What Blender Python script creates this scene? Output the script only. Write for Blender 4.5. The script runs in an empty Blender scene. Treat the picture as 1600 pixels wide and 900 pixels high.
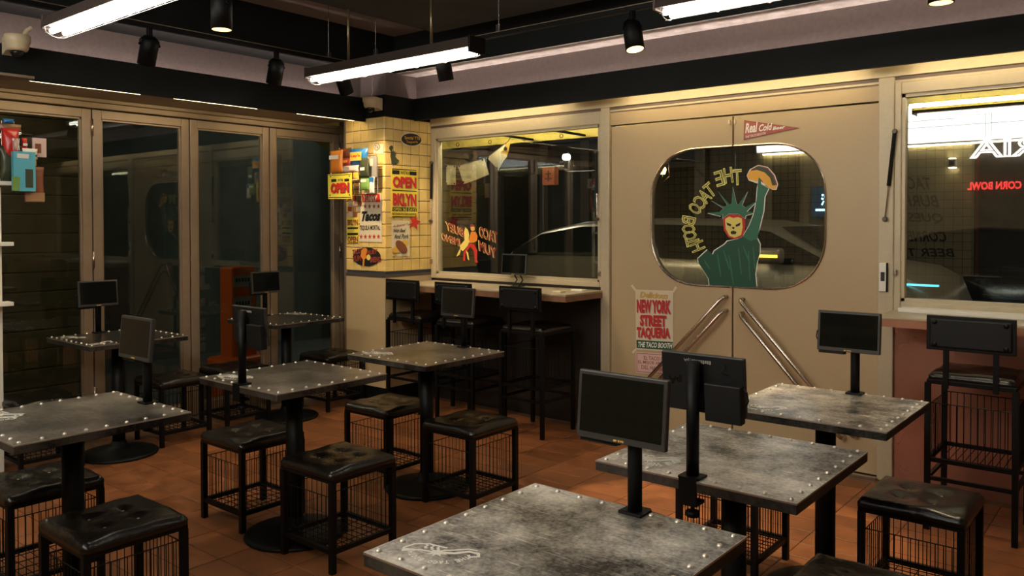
import bpy, bmesh, math, random
from mathutils import Vector, Matrix
random.seed(7)
SC = bpy.context.scene
COL = SC.collection
PI = math.pi

# ------------------------------------------------------------------ camera, world, exposure
F_PX, YAW, PITCH, ROLL, CY_PX, EYE = 1274.24, math.radians(-39.33), math.radians(-.974), math.radians(-.094), 370.42, 1.5
_f = Vector((math.sin(YAW)*math.cos(PITCH), math.cos(YAW)*math.cos(PITCH), math.sin(PITCH)))
_r = _f.cross(Vector((0, 0, 1))).normalized(); _u = _r.cross(_f)
_r, _u = _r*math.cos(ROLL)+_u*math.sin(ROLL), _u*math.cos(ROLL)-_r*math.sin(ROLL)
CAMP = Vector((0, 0, EYE))
cd = bpy.data.cameras.new('camera'); cam = bpy.data.objects.new('camera', cd); COL.objects.link(cam)
cd.sensor_width = 36; cd.lens = F_PX/1600*36; cd.shift_y = (CY_PX-450)/1600; cd.clip_start = .02
cam.matrix_world = Matrix(((_r.x, _u.x, -_f.x, 0), (_r.y, _u.y, -_f.y, 0), (_r.z, _u.z, -_f.z, EYE), (0, 0, 0, 1)))
SC.camera = cam
w = bpy.data.worlds.new('night'); SC.world = w; w.use_nodes = True
w.node_tree.nodes['Background'].inputs[0].default_value = (.35, .45, .6, 1)
w.node_tree.nodes['Background'].inputs[1].default_value = .006
SC.view_settings.view_transform = 'Standard'; SC.view_settings.look = 'None'
SC.view_settings.exposure = 0.0; SC.view_settings.gamma = 1.0; SC.view_settings.use_curve_mapping = False
TUBE, COVE, SOFF, SPOT, LBOX, STREET = 16.0, 19.0, 20.0, 24.0, 11.0, 650.0

def at(x, y, ax, val):
    """the point of the plane axis=val that stands behind photograph pixel x, y"""
    d = _r*((x-800)/F_PX) - _u*((y-CY_PX)/F_PX) + _f
    i = 'XYZ'.index(ax)
    return CAMP + d*((val-CAMP[i])/d[i])

# ------------------------------------------------------------------ materials
MATS = {}
def nodes(name):
    m = bpy.data.materials.new(name); m.use_nodes = True
    nt = m.node_tree
    return m, nt, nt.nodes['Principled BSDF']
def mat(name, col, rough=.5, metal=0., noise=0., scale=20., bump=0., bscale=80., emit=None, estr=0., rnd=0., coat=0., rvar=0., spec=None):
    if name in MATS: return MATS[name]
    m, nt, b = nodes(name)
    b.inputs['Base Color'].default_value = (*col, 1); b.inputs['Roughness'].default_value = rough
    b.inputs['Metallic'].default_value = metal
    if spec is not None: b.inputs['Specular IOR Level'].default_value = spec
    if coat: b.inputs['Coat Weight'].default_value = coat; b.inputs['Coat Roughness'].default_value = .1
    tc = nt.nodes.new('ShaderNodeTexCoord')
    if noise or rnd or rvar:
        n = nt.nodes.new('ShaderNodeTexNoise'); n.inputs['Scale'].default_value = scale; n.inputs['Detail'].default_value = 6
        geo = nt.nodes.new('ShaderNodeNewGeometry'); nt.links.new(geo.outputs['Position'], n.inputs['Vector'])
        hsv = nt.nodes.new('ShaderNodeHueSaturation'); hsv.inputs['Color'].default_value = (*col, 1)
        mr = nt.nodes.new('ShaderNodeMapRange'); mr.inputs[1].default_value = .3; mr.inputs[2].default_value = .7
        mr.inputs[3].default_value = 1-noise; mr.inputs[4].default_value = 1+noise
        nt.links.new(n.outputs['Fac'], mr.inputs[0])
        if rnd:
            oi = nt.nodes.new('ShaderNodeObjectInfo'); m2 = nt.nodes.new('ShaderNodeMapRange')
            m2.inputs[3].default_value = 1-rnd; m2.inputs[4].default_value = 1+rnd
            nt.links.new(oi.outputs['Random'], m2.inputs[0])
            mu = nt.nodes.new('ShaderNodeMath'); mu.operation = 'MULTIPLY'
            nt.links.new(mr.outputs[0], mu.inputs[0]); nt.links.new(m2.outputs[0], mu.inputs[1])
            nt.links.new(mu.outputs[0], hsv.inputs['Value'])
        else: nt.links.new(mr.outputs[0], hsv.inputs['Value'])
        nt.links.new(hsv.outputs[0], b.inputs['Base Color'])
        if rvar:
            m3 = nt.nodes.new('ShaderNodeMapRange'); m3.inputs[1].default_value = .3; m3.inputs[2].default_value = .7
            m3.inputs[3].default_value = rough-rvar; m3.inputs[4].default_value = rough+rvar
            nt.links.new(n.outputs['Fac'], m3.inputs[0]); nt.links.new(m3.outputs[0], b.inputs['Roughness'])
    if bump:
        n2 = nt.nodes.new('ShaderNodeTexNoise'); n2.inputs['Scale'].default_value = bscale; n2.inputs['Detail'].default_value = 4
        geo2 = nt.nodes.new('ShaderNodeNewGeometry'); nt.links.new(geo2.outputs['Position'], n2.inputs['Vector'])
        bp = nt.nodes.new('ShaderNodeBump'); bp.inputs['Strength'].default_value = bump; bp.inputs['Distance'].default_value = .004
        nt.links.new(n2.outputs['Fac'], bp.inputs['Height']); nt.links.new(bp.outputs[0], b.inputs['Normal'])
    if emit:
        b.inputs['Emission Color'].default_value = (*emit, 1); b.inputs['Emission Strength'].default_value = estr
    MATS[name] = m
    return m
def glass(name, tint, refl):
    m = bpy.data.materials.new(name); m.use_nodes = True; nt = m.node_tree; nt.nodes.clear()
    o = nt.nodes.new('ShaderNodeOutputMaterial'); t = nt.nodes.new('ShaderNodeBsdfTransparent'); g = nt.nodes.new('ShaderNodeBsdfGlossy')
    t.inputs[0].default_value = (*tint, 1); g.inputs['Roughness'].default_value = .01; g.inputs['Color'].default_value = (1, 1, 1, 1)
    fr = nt.nodes.new('ShaderNodeFresnel'); fr.inputs[0].default_value = 1.5
    bf = nt.nodes.new('ShaderNodeNewGeometry'); io = nt.nodes.new('ShaderNodeMapRange')      # same reflection on both faces of the thin pane
    io.inputs[3].default_value = 1.5; io.inputs[4].default_value = 1/1.5
    nt.links.new(bf.outputs['Backfacing'], io.inputs[0]); nt.links.new(io.outputs[0], fr.inputs[0])
    mr = nt.nodes.new('ShaderNodeMath'); mr.operation = 'MULTIPLY_ADD'; mr.inputs[1].default_value = 1.0; mr.inputs[2].default_value = refl; mr.use_clamp = True
    mx = nt.nodes.new('ShaderNodeMixShader')
    nt.links.new(fr.outputs[0], mr.inputs[0]); nt.links.new(mr.outputs[0], mx.inputs[0])
    nt.links.new(t.outputs[0], mx.inputs[1]); nt.links.new(g.outputs[0], mx.inputs[2]); nt.links.new(mx.outputs[0], o.inputs[0])
    MATS[name] = m
    return m
def steel_mat(name, lo, hi, rough, metal, coat=0.):
    """mottled metal with fine scratches in several directions"""
    m, nt, b = nodes(name); N = nt.nodes.new; K = nt.links.new
    geo = N('ShaderNodeNewGeometry')
    def noise(scale, detail, rgh, rot=0., sx=1., sy=1.):
        n = N('ShaderNodeTexNoise'); n.inputs['Scale'].default_value = scale; n.inputs['Detail'].default_value = detail; n.inputs['Roughness'].default_value = rgh
        if sx != 1 or rot:
            mp = N('ShaderNodeMapping'); mp.inputs['Rotation'].default_value = (0, 0, rot); mp.inputs['Scale'].default_value = (sx, sy, 1)
            K(geo.outputs['Position'], mp.inputs[0]); K(mp.outputs[0], n.inputs['Vector'])
        else: K(geo.outputs['Position'], n.inputs['Vector'])
        return n.outputs['Fac']
    def ramp(src, p0, p1, v0=0., v1=1.):
        r_ = N('ShaderNodeMapRange'); r_.inputs[1].default_value = p0; r_.inputs[2].default_value = p1; r_.inputs[3].default_value = v0; r_.inputs[4].default_value = v1
        K(src, r_.inputs[0]); return r_.outputs[0]
    def op(o_, a_, b_):
        n = N('ShaderNodeMath'); n.operation = o_
        for i, v in enumerate((a_, b_)):
            if isinstance(v, float): n.inputs[i].default_value = v
            else: K(v, n.inputs[i])
        return n.outputs[0]
    cloud = op('ADD', op('MULTIPLY', ramp(noise(3.2, 4, .55), .34, .66), .55), op('MULTIPLY', ramp(noise(11, 9, .72), .3, .7), .5))
    fine = ramp(noise(90, 5, .6), .35, .7, -.13, .13)
    sc = None
    for rot, sx, sy, th in ((.55, 9, 230, .63), (-.9, 11, 260, .62), (1.35, 10, 220, .63), (-.35, 8, 250, .63)):
        k_ = op('MULTIPLY', ramp(noise(1, 3, .5, rot, sx, sy), th, th+.08), ramp(noise(4.5, 3, .5, rot+1, 1.01, 1.), .50, .62))
        sc = k_ if sc is None else op('MAXIMUM', sc, k_)
    v = op('ADD', op('ADD', cloud, fine), op('MULTIPLY', sc, .6))
    cr = N('ShaderNodeValToRGB'); K(v, cr.inputs[0])
    cr.color_ramp.elements[0].position = .2; cr.color_ramp.elements[0].color = (*lo, 1)
    cr.color_ramp.elements[1].position = .95; cr.color_ramp.elements[1].color = (*hi, 1)
    K(cr.outputs[0], b.inputs['Base Color']); K(ramp(v, 0., 1., rough-.08, rough+.12), b.inputs['Roughness'])
    b.inputs['Metallic'].default_value = metal
    if coat: b.inputs['Coat Weight'].default_value = coat; b.inputs['Coat Roughness'].default_value = .16
    bp = N('ShaderNodeBump'); bp.inputs['Strength'].default_value = .1; bp.inputs['Distance'].default_value = .001
    K(v, bp.inputs['Height']); K(bp.outputs[0], b.inputs['Normal'])
    MATS[name] = m
    return m
M = {}
M['tile'] = mat('terracotta tile', (.255, .090, .030), .5, 0, .28, 9, .25, 120, rnd=.18, rvar=.1)
M['grout'] = mat('floor grout', (.17, .085, .045), .8, 0, .3, 30)
M['black'] = mat('black metal', (.003, .0032, .0035), .5, spec=.22)
M['blackrough'] = mat('black plastic', (.005, .0055, .006), .5, bump=.1, bscale=500, spec=.3)
M['leather'] = mat('black leather', (.0075, .0055, .0045), .27, 0, .3, 25, .5, 45, spec=.5)
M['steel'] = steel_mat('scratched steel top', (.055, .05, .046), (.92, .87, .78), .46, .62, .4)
M['steel2'] = steel_mat('shade toned steel top', (.045, .039, .034), (.34, .30, .255), .42, .70, .4)  # dimmer light on the left tables put into the top colour
M['steel3'] = steel_mat('dark reflection steel top', (.02, .018, .016), (.11, .10, .088), .34, .60, .5)  # reflection of the dark glass doors put into the top colour
M['steeledge'] = steel_mat('worn steel edge', (.003, .0028, .0026), (.10, .09, .075), .5, .5)
M['rim'] = mat('bare steel rim', (.55, .5, .44), .35, .85)
M['rivet'] = mat('nickel rivet', (.88, .82, .73), .3, .8)
M['chrome'] = mat('brushed handle steel', (.55, .48, .42), .25, 1)
M['alu'] = mat('bronze anodised frame', (.30, .225, .16), .42, .45, .06, 15)
M['cream'] = mat('cream enamel', (.50, .375, .215), .42, 0, .05, 300, .12, 900)
M['creamrail'] = mat('pale cream rail', (.52, .44, .30), .42, .1, .04, 40)
M['ytile'] = mat('yellow glazed tile', (.74, .53, .19), .2, 0, .10, 8, rnd=.07)
M['tgrout'] = mat('dark tile grout', (.04, .045, .06), .8)
M['wtile'] = mat('ivory glazed tile', (.52, .47, .32), .2, 0, .06, 8)
M['blackpaint'] = mat('black paint', (.005, .0065, .0065), .6, 0, .2, 5, spec=.25)
M['purple'] = mat('mauve plaster', (.20, .155, .142), .8, 0, .08, 40, .2, 200)
M['whitepaint'] = mat('white plaster edge', (.85, .79, .74), .7, 0, .2, 14)
M['ceil'] = mat('shaded ceiling', (.035, .038, .04), .8, 0, .25, 3)
M['tube'] = mat('lit tube', (1, 1, 1), .5, emit=(1, .93, .80), estr=TUBE)
M['cove'] = mat('cove strip', (1, 1, 1), .5, emit=(1, .82, .74), estr=COVE)
M['soff'] = mat('soffit strip', (1, 1, 1), .5, emit=(1, .80, .45), estr=SOFF)
M['bulb'] = mat('warm spot bulb', (1, 1, 1), .5, emit=(1, .68, .25), estr=2.2)
M['hood'] = mat('brown fixture hood', (.10, .075, .065), .45, .3)
M['fixwhite'] = mat('fixture white', (.75, .7, .62), .4)
M['pane'] = glass('window glass', (.80, .83, .81), .05)
M['panedark'] = glass('folding door glass', (.60, .66, .64), .0)
M['screen'] = mat('black screen', (.004, .005, .005), .06)
M['bezel'] = mat('dark bezel', (.035, .032, .03), .4)
M['stainless'] = mat('reddish steel kick panel', (.44, .21, .15), .3, .7, .08, 3, rvar=.06)
M['darkpanel'] = mat('dark bar panel', (.045, .038, .032), .35, .4, .2, 4)
M['wood'] = mat('counter wood edge', (.20, .105, .06), .45, 0, .25, 12)
M['ctop'] = mat('counter top', (.42, .35, .24), .35, .1, .1, 10)
M['ivory'] = mat('ivory camera housing', (.66, .55, .36), .4)
M['dome'] = mat('black dome', (.01, .01, .01), .05)
def flat(name, col, rough=.55): return mat('print '+name, col, rough)
P_YEL = flat('yellow', (.80, .66, .07)); P_RED = flat('red', (.55, .025, .02)); P_BLK = flat('black', (.012, .012, .012))
P_CRM = flat('cream', (.72, .62, .45)); P_GRN = flat('dark green', (.012, .085, .045)); P_WHT = flat('white', (.85, .82, .74))
P_ORG = flat('orange', (.75, .25, .03)); P_PNK = flat('pink', (.72, .50, .46)); P_BRN = flat('brown', (.22, .07, .03))
P_GLD = flat('gold', (.72, .42, .06)); P_GRY = flat('grey', (.3, .28, .26)); P_BLU = flat('blue', (.02, .16, .42))
P_CYA = flat('cyan', (.12, .50, .62)); P_LGR = flat('leaf green', (.20, .36, .08)); P_DRED = flat('brick red', (.30, .045, .03))
P_SKIN = flat('skin', (.72, .42, .12)); P_PENN = flat('pennant red', (.42, .10, .09)); P_GREEN2 = flat('statue green', (.010, .075, .040))
P_GREEN3 = flat('statue light green', (.03, .15, .085)); P_LEM = flat('lemon', (.80, .66, .16)); P_TACO = flat('taco shell', (.82, .42, .05))
P_YLINE = flat('pale yellow outline', (.75, .72, .25)); P_OLV = flat('olive', (.05, .06, .03)); P_KRAFT = flat('kraft', (.30, .17, .09))

# ------------------------------------------------------------------ mesh builder
class MB:
    def __init__(s): s.v = []; s.f = []
    def add(s, vs, fs):
        o = len(s.v); s.v += [tuple(p) for p in vs]; s.f += [tuple(i+o for i in f) for f in fs]; return s
    def box(s, x0, x1, y0, y1, z0, z1):
        return s.add([(x0,y0,z0),(x1,y0,z0),(x1,y1,z0),(x0,y1,z0),(x0,y0,z1),(x1,y0,z1),(x1,y1,z1),(x0,y1,z1)],
                     [(3,2,1,0),(4,5,6,7),(0,1,5,4),(1,2,6,5),(2,3,7,6),(3,0,4,7)])
    def cbox(s, x0, x1, y0, y1, z0, z1, c):
        """box with chamfered edges"""
        bm = bmesh.new(); 
        vs = [bm.verts.new(p) for p in MB().box(x0,x1,y0,y1,z0,z1).v]
        for f in MB().box(0,1,0,1,0,1).f: bm.faces.new([vs[i] for i in f])
        bmesh.ops.bevel(bm, geom=bm.edges[:], offset=c, segments=2, affect='EDGES', profile=.5)
        bm.verts.index_update()
        s.add([v.co[:] for v in bm.verts], [[v.index for v in f.verts] for f in bm.faces]); bm.free(); return s
    def tube(s, pts, r, n=8, cap=True, closed=False):
        pts = [Vector(p) for p in pts]; k = len(pts); vs = []; fs = []
        prev = None
        for i, p in enumerate(pts):
            if closed: d = (pts[(i+1) % k]-pts[i-1]).normalized()
            elif i == 0: d = (pts[1]-p).normalized()
            elif i == k-1: d = (p-pts[i-1]).normalized()
            else: d = ((pts[i+1]-p).normalized()+(p-pts[i-1]).normalized()).normalized()
            if prev is None:
                a = Vector((0,0,1)) if abs(d.z) < .9 else Vector((1,0,0))
                e1 = d.cross(a).normalized()
            else: e1 = (prev-d*prev.dot(d)).normalized()
            prev = e1; e2 = d.cross(e1)
            rr = r[i] if isinstance(r, (list, tuple)) else r
            for j in range(n):
                t = 2*PI*j/n; vs.append(p+e1*(rr*math.cos(t))+e2*(rr*math.sin(t)))
        for i in range(k if closed else k-1):
            for j in range(n):
                a = i*n+j; b = i*n+(j+1) % n; c = ((i+1) % k)*n+(j+1) % n; d_ = ((i+1) % k)*n+j
                fs.append((a,b,c,d_))
        if cap and not closed: fs += [tuple(range(n))[::-1], tuple((k-1)*n+j for j in range(n))]
        return s.add(vs, fs)
    def lathe(s, prof, c=(0,0,0), n=20, axis='Z'):
        vs = []; fs = []
        for (r, z) in prof:
            for j in range(n):
                t = 2*PI*j/n; p = (r*math.cos(t), r*math.sin(t), z)
                if axis == 'Y': p = (p[0], -p[2], p[1])
                if axis == 'X': p = (p[2], p[0], p[1])
                vs.append((p[0]+c[0], p[1]+c[1], p[2]+c[2]))
        for i in range(len(prof)-1):
            for j in range(n): fs.append((i*n+j, i*n+(j+1) % n, (i+1)*n+(j+1) % n, (i+1)*n+j))
        fs += [tuple(range(n))[::-1], tuple((len(prof)-1)*n+j for j in range(n))]
        return s.add(vs, fs)
    def prism(s, poly, off):
        """closed polygon of 3d points pushed out by vector off"""
        k = len(poly); off = Vector(off)
        vs = [Vector(p) for p in poly]+[Vector(p)+off for p in poly]
        return s.add(vs, [tuple(range(k))[::-1], tuple(range(k, 2*k))]+[(i, (i+1) % k, k+(i+1) % k, k+i) for i in range(k)])
    def mesh(s, name, smooth=False):
        me = bpy.data.meshes.new(name); me.from_pydata([tuple(v) for v in s.v], [], s.f)
        bm = bmesh.new(); bm.from_mesh(me); bmesh.ops.recalc_face_normals(bm, faces=bm.faces); bm.to_mesh(me); bm.free()
        if smooth: me.shade_smooth()
        return me
def setp(o, label=None, cat=None, group=None, kind=None):
    if label: o['label'] = label
    if cat: o['category'] = cat
    if group: o['group'] = group
    if kind: o['kind'] = kind
    return o
def link(name, me, m, parent=None, smooth=False, local=False):
    me = me.mesh(name, smooth) if isinstance(me, MB) else me
    if m is not None and not me.materials: me.materials.append(m)
    o = bpy.data.objects.new(name, me); COL.objects.link(o)
    if parent is not None:
        o.parent = parent
        if not local: o.location = -world_loc(parent)
    return o
def world_loc(o):
    l = Vector(o.location)
    return l if o.parent is None else l+world_loc(o.parent)
def thing(name, label, cat, loc=(0,0,0), group=None, rz=0):
    o = bpy.data.objects.new(name, None); COL.objects.link(o); o.empty_display_size = .1
    o.location = loc; o.rotation_euler.z = rz
    return setp(o, label, cat, group)
def struct(name, mb, m, smooth=False): return setp(link(name, mb, m, None, smooth), kind='structure')
def dup(root, loc, rz=0, label=None, group=None):
    def cp(o, par):
        c = o.copy(); COL.objects.link(c); c.parent = par
        for ch in o.children: cp(ch, c)
        return c
    c = cp(root, None); c.location = loc; c.rotation_euler.z = rz
    if label: c['label'] = label
    if group: c['group'] = group
    return c
# ------------------------------------------------------------------ lettering
_tx = {}
def text_data(txt, bold=0., outline=0.):
    """verts (x, y in 0..1 of the bounding box) and faces of flat lettering"""
    key = (txt, bold, outline)
    if key in _tx: return _tx[key]
    cu = bpy.data.curves.new('lettering', 'FONT'); cu.body = txt; cu.size = 1; cu.resolution_u = 2; cu.align_x = 'LEFT'; cu.offset = bold
    cu.space_line = .85
    if outline: cu.fill_mode = 'NONE'; cu.bevel_depth = outline; cu.bevel_resolution = 0
    ob = bpy.data.objects.new('lettering', cu); COL.objects.link(ob)
    dg = bpy.context.evaluated_depsgraph_get(); me = bpy.data.meshes.new_from_object(ob.evaluated_get(dg))
    vs = [v.co.copy() for v in me.vertices]; fs = [tuple(p.vertices) for p in me.polygons]
    bpy.data.objects.remove(ob); bpy.data.curves.remove(cu); bpy.data.meshes.remove(me)
    x0 = min(v.x for v in vs); x1 = max(v.x for v in vs); y0 = min(v.y for v in vs); y1 = max(v.y for v in vs)
    _tx[key] = ([((v.x-x0)/(x1-x0), (v.y-y0)/(y1-y0), v.z) for v in vs], fs, (x1-x0)/(y1-y0))
    return _tx[key]
def text_mb(mb, txt, o, u, v, n=None, bold=.01, outline=0.):
    """lettering spanned by corner o, baseline vector u and height vector v"""
    vs, fs, asp = text_data(txt, bold, outline)
    o, u, v = Vector(o), Vector(u), Vector(v)
    nn = (n if n is not None else u.cross(v)).normalized()*(v.length)
    return mb.add([o+u*x+v*y+nn*z for x, y, z in vs], fs)
def text_px(txt, L, R, T, ax, val, m, parent=None, name='lettering', off=None, bold=.01, outline=0., conv=None):
    """lettering whose baseline runs from photograph pixel L to R and whose left end reaches up to T, on the plane ax=val"""
    l, r_, t = (at(*p, ax, val) for p in (L, R, T))
    if conv: l, r_, t = conv(l), conv(r_), conv(t)
    if off: l += Vector(off); r_ += Vector(off); t += Vector(off)
    return link(name, text_mb(MB(), txt, l, r_-l, t-l, None, bold, outline), m, parent)
def poly_px(pts, ax, val, off, th=None):
    ps = [at(x, y, ax, val)+Vector(off) for x, y in pts]
    return MB().prism(ps, th if th is not None else Vector(off).normalized()*.0008)
def star(c, u, v, R, r, k=5, a0=PI/2):
    c, u, v = Vector(c), Vector(u), Vector(v)
    return [c+u*((R if i % 2 == 0 else r)*math.cos(a0+PI*i/k))+v*((R if i % 2 == 0 else r)*math.sin(a0+PI*i/k)) for i in range(2*k)]

# ------------------------------------------------------------------ the room shell
XG, XP, YP, YW = -5.88, -5.02, 4.49, 5.03          # folding doors, pillar faces, window wall
ZC = 3.07
floor = struct('floor', MB().box(-6.0, 1.6, -.6, 5.12, -.12, -.004), M['grout'])
TX, TY = .325, .165
def to_px(p):
    d = Vector(p)-CAMP; z = d.dot(_f)
    return (800+F_PX*d.dot(_r)/z, CY_PX-F_PX*d.dot(_u)/z, z)
g = .0045; hx, hy = TX/2-g/2, TY/2-g/2; c_ = .003
tm = MB()
tm.add([(-hx,-hy,-.006),(hx,-hy,-.006),(hx,hy,-.006),(-hx,hy,-.006),(-hx,-hy,-.0015),(hx,-hy,-.0015),(hx,hy,-.0015),(-hx,hy,-.0015),
        (-hx+c_,-hy+c_,0),(hx-c_,-hy+c_,0),(hx-c_,hy-c_,0),(-hx+c_,hy-c_,0)],
       [(0,1,5,4),(1,2,6,5),(2,3,7,6),(3,0,4,7),(4,5,9,8),(5,6,10,9),(6,7,11,10),(7,4,8,11),(8,9,10,11)])
tile_me = tm.mesh('tile'); tile_me.materials.append(M['tile'])
spots = []; rest = MB()
for i in range(-16, 9):
    for j in range(-16, 19):
        x, y = -1.041+(i+.5)*TX, 1.975+(j+.5)*TY
        if x-hx < XG or x+hx > 1.58 or y-hy < -.58 or y+hy > YW+.005: continue
        px = to_px((x, y, 0)) if _f.dot(Vector((x, y, -EYE))) > .3 else None
        if px and -40 < px[0] < 1640 and px[1] < 950: spots.append((px[2], x, y))
        else: rest.add([(a+x, b+y, c) for a, b, c in tm.v], tm.f)
spots.sort()
for k, (d, x, y) in enumerate(spots):
    if k < 300:
        o = bpy.data.objects.new('tile', tile_me); COL.objects.link(o); o.parent = floor; o.location = (x, y, random.uniform(-.0006, .0004))
    else: rest.add([(a+x, b+y, c) for a, b, c in tm.v], tm.f)
setp(link('tile_field', rest, M['tile'], floor), kind='stuff')

struct('ceiling', MB().box(-6.0, 1.6, -.6, 5.12, ZC, ZC+.1), M['purple'])
struct('trim_1', MB().cbox(-4.35, -.2, -.6, 4.4, 2.93, ZC, .01), M['ceil'])                     # dark slab added where the ceiling only falls into shade
wl = struct('wall_left', MB().box(-5.98, -5.85, -.6, 1.10, 0, 2.37), M['cream'])
struct('wall_right', MB().box(1.6, 1.7, -.6, 5.12, -.1, ZC), M['cream'])
# left beam: lip, trough, mauve cove wall, black upper beam
struct('trim_2', MB().box(-5.28, -5.25, -.6, YP, 2.347, 2.54).box(-5.45, -5.28, -.6, YP, 2.40, 2.42), M['blackpaint'])
struct('trim_3', MB().box(-5.52, -5.42, -.6, 4.58, 2.42, 2.76).box(-5.52, -5.10, 4.58, 5.0, 2.42, 2.757), M['purple'])
struct('trim_4', MB().box(-5.98, -5.13, -.6, 4.70, 2.757, ZC), M['blackpaint'])
struct('trim_5', MB().box(-5.98, -5.28, -.6, YP, 2.372, 2.40), M['alu'])
# right beam
struct('trim_6', MB().box(XP, 1.6, 4.82, 4.85, 2.367, 2.55).box(XP, 1.6, 4.85, 5.0, 2.425, 2.44)
       .box(-5.515, XP, YP, 4.85, 2.373, 2.55), M['blackpaint'])
struct('trim_7', MB().box(-5.12, 1.6, 4.93, 5.02, 2.44, 2.757), M['purple'])
struct('trim_8', MB().box(-5.98, 1.6, 4.70, 5.12, 2.762, ZC), M['blackpaint'])
struct('trim_9', MB().box(-5.98, 1.6, 4.705, 5.0, 2.755, 2.762), M['whitepaint'])
struct('trim_10', MB().box(-5.0, 1.6, 4.85, 5.12, 2.410, 2.425), M['creamrail'])
# light strips of the coves and soffits
def strip(name, label, mb, m): setp(link(name, mb, m), label, 'light strip')
strip('light_strip', 'long cove light strip hidden on the ledge above the folding doors', MB().box(-5.38, -5.345, -.4, 4.45, 2.42, 2.43), M['cove'])
strip('light_strip', 'long cove light strip hidden on the ledge above the window wall', MB().box(-5.0, 1.5, 4.875, 4.90, 2.44, 2.45), M['cove'])
for lab, a, b in (('bright strip light under the black beam above the leftmost folding door', 1.95, 2.62), ('bright strip light under the black beam above the middle folding doors', 2.85, 3.5),
                  ('bright strip light under the black beam beside the tiled pillar', 3.85, 4.42)):
    strip('light_strip', lab, MB().box(-5.315, -5.29, a, b, 2.352, 2.372), M['soff'])
for lab, a, b in (('strip light behind the beam above the pennant window', -4.7, -3.6), ('strip light behind the beam above the cream double door', -3.1, -1.45), ('strip light behind the beam above the right street window', -1.2, .8)):
    strip('light_strip', lab, MB().box(a, b, 4.852, 4.870, 2.392, 2.410), M['soff'])

# folding glass doors
struct('trim_11', MB().cbox(-5.94, -5.86, -.6, 4.80, 2.305, 2.372, .006).cbox(-5.90, -5.83, -.6, 4.80, 2.345, 2.372, .004), M['alu'])
struct('trim_12', MB().box(-5.94, -5.85, 1.1, 4.80, -.004, .02), M['alu'])
struct('trim_13', MB().box(-5.95, -5.86, 4.71, 4.735, 0, 2.305).box(-5.95, -5.845, 4.745, 4.80, 0, 2.305), M['alu'])
gaps = [1.10, 1.82, 2.545, 3.268, 3.975, 4.70]
fw = .062
hinge_mb = MB().tube([(0,0,-.06),(0,0,.06)], .008, 8)
hinge_me = hinge_mb.mesh('hinge', True); hinge_me.materials.append(M['chrome'])
for k in range(5):
    a, b = gaps[k]+.004, gaps[k+1]-.004
    x0, x1, z0, z1 = XG-.03, XG+.02, .025, 2.297
    mb = MB()
    for (ya, yb, za, zb) in ((a, a+fw, z0, z1), (b-fw, b, z0, z1), (a+fw, b-fw, z1-fw, z1), (a+fw, b-fw, z0, z0+.09)):
        mb.cbox(x0, x1, ya, yb, za, zb, .004)
    # inner bead
    for (ya, yb, za, zb) in ((a+fw, a+fw+.012, z0+.09, z1-fw), (b-fw-.012, b-fw, z0+.09, z1-fw), (a+fw, b-fw, z1-fw-.012, z1-fw), (a+fw, b-fw, z0+.09, z0+.102)):
        mb.box(x0+.012, x1-.012, ya, yb, za, zb)
    d = struct('door_%d' % (k+1), mb, M['alu'])
    link('pane', MB().box(XG-.008, XG-.002, a+fw-.005, b-fw+.005, z0+.08, z1-fw+.005), M['panedark'], d)
    if k in (2,):
        for z in (.3, 1.25, 2.17):
            h = bpy.data.objects.new('hinge', hinge_me); COL.objects.link(h); h.parent = d; h.location = (x1+.006, a-.004, z)
    if k == 4:
        for z in (.3, 1.25, 2.17):
            h = bpy.data.objects.new('hinge', hinge_me); COL.objects.link(h); h.parent = d; h.location = (x1+.006, b+.004, z)

# pillar: tiled above, cream panel below
pil = struct('wall_pillar', MB().box(-5.505, XP-.006, YP+.006, 5.12, 0, 2.372).box(-5.98, -5.5, 4.80, 5.12, -.1, ZC), M['tgrout'])
TP = .098; tw = .0465
def tile_mesh(wd, ht, ax):
    c = .0035; t = .006; mb = MB()
    a = [(-wd,-ht),(wd,-ht),(wd,ht),(-wd,ht)]; b = [(-wd+c,-ht+c),(wd-c,-ht+c),(wd-c,ht-c),(-wd+c,ht-c)]
    P = (lambda u, v, n: (u, -n, v)) if ax == 'Y' else (lambda u, v, n: (n, u, v))
    mb.add([P(u, v, -.003) for u, v in a]+[P(u, v, t-.002) for u, v in a]+[P(u, v, t) for u, v in b],
           [(0,1,5,4),(1,2,6,5),(2,3,7,6),(3,0,4,7),(4,5,9,8),(5,6,10,9),(6,7,11,10),(7,4,8,11),(8,9,10,11)])
    me = mb.mesh('tile'); me.materials.append(M['ytile']); return me
tY, tX, tXh = tile_mesh(tw, tw, 'Y'), tile_mesh(tw, tw, 'X'), tile_mesh(.022, tw, 'X')
for j in range(13):
    z = 2.2755+.0977/2+.0977*(0-j)
    if z-tw < 1.07: break
    for i in range(5):
        o = bpy.data.objects.new('tile', tY); COL.objects.link(o); o.parent = pil; o.location = (XP-TP*(i+.5)-.003, YP+.006, z)
        o = bpy.data.objects.new('tile', tX); COL.objects.link(o); o.parent = pil; o.location = (XP-.006, YP+TP*(i+.5)+.003, z)
    o = bpy.data.objects.new('tile', tXh); COL.objects.link(o); o.parent = pil; o.location = (XP-.006, YP+TP*5+.028, z)
struct('trim_14', MB().box(-5.51, XP+.006, YP-.006, 5.02, 1.055, 1.08), M['hood'])
struct('trim_15', MB().box(-5.51, XP+.004, YP-.004, 5.02, .15, 1.055), M['cream'])
struct('baseboard_pillar', MB().box(-5.51, XP+.008, YP-.008, 5.02, 0, .15), M['black'])
struct('trim_16', MB().box(-5.525, -5.505, YP-.006, YP+.03, .0, 2.372), M['alu'])

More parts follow.
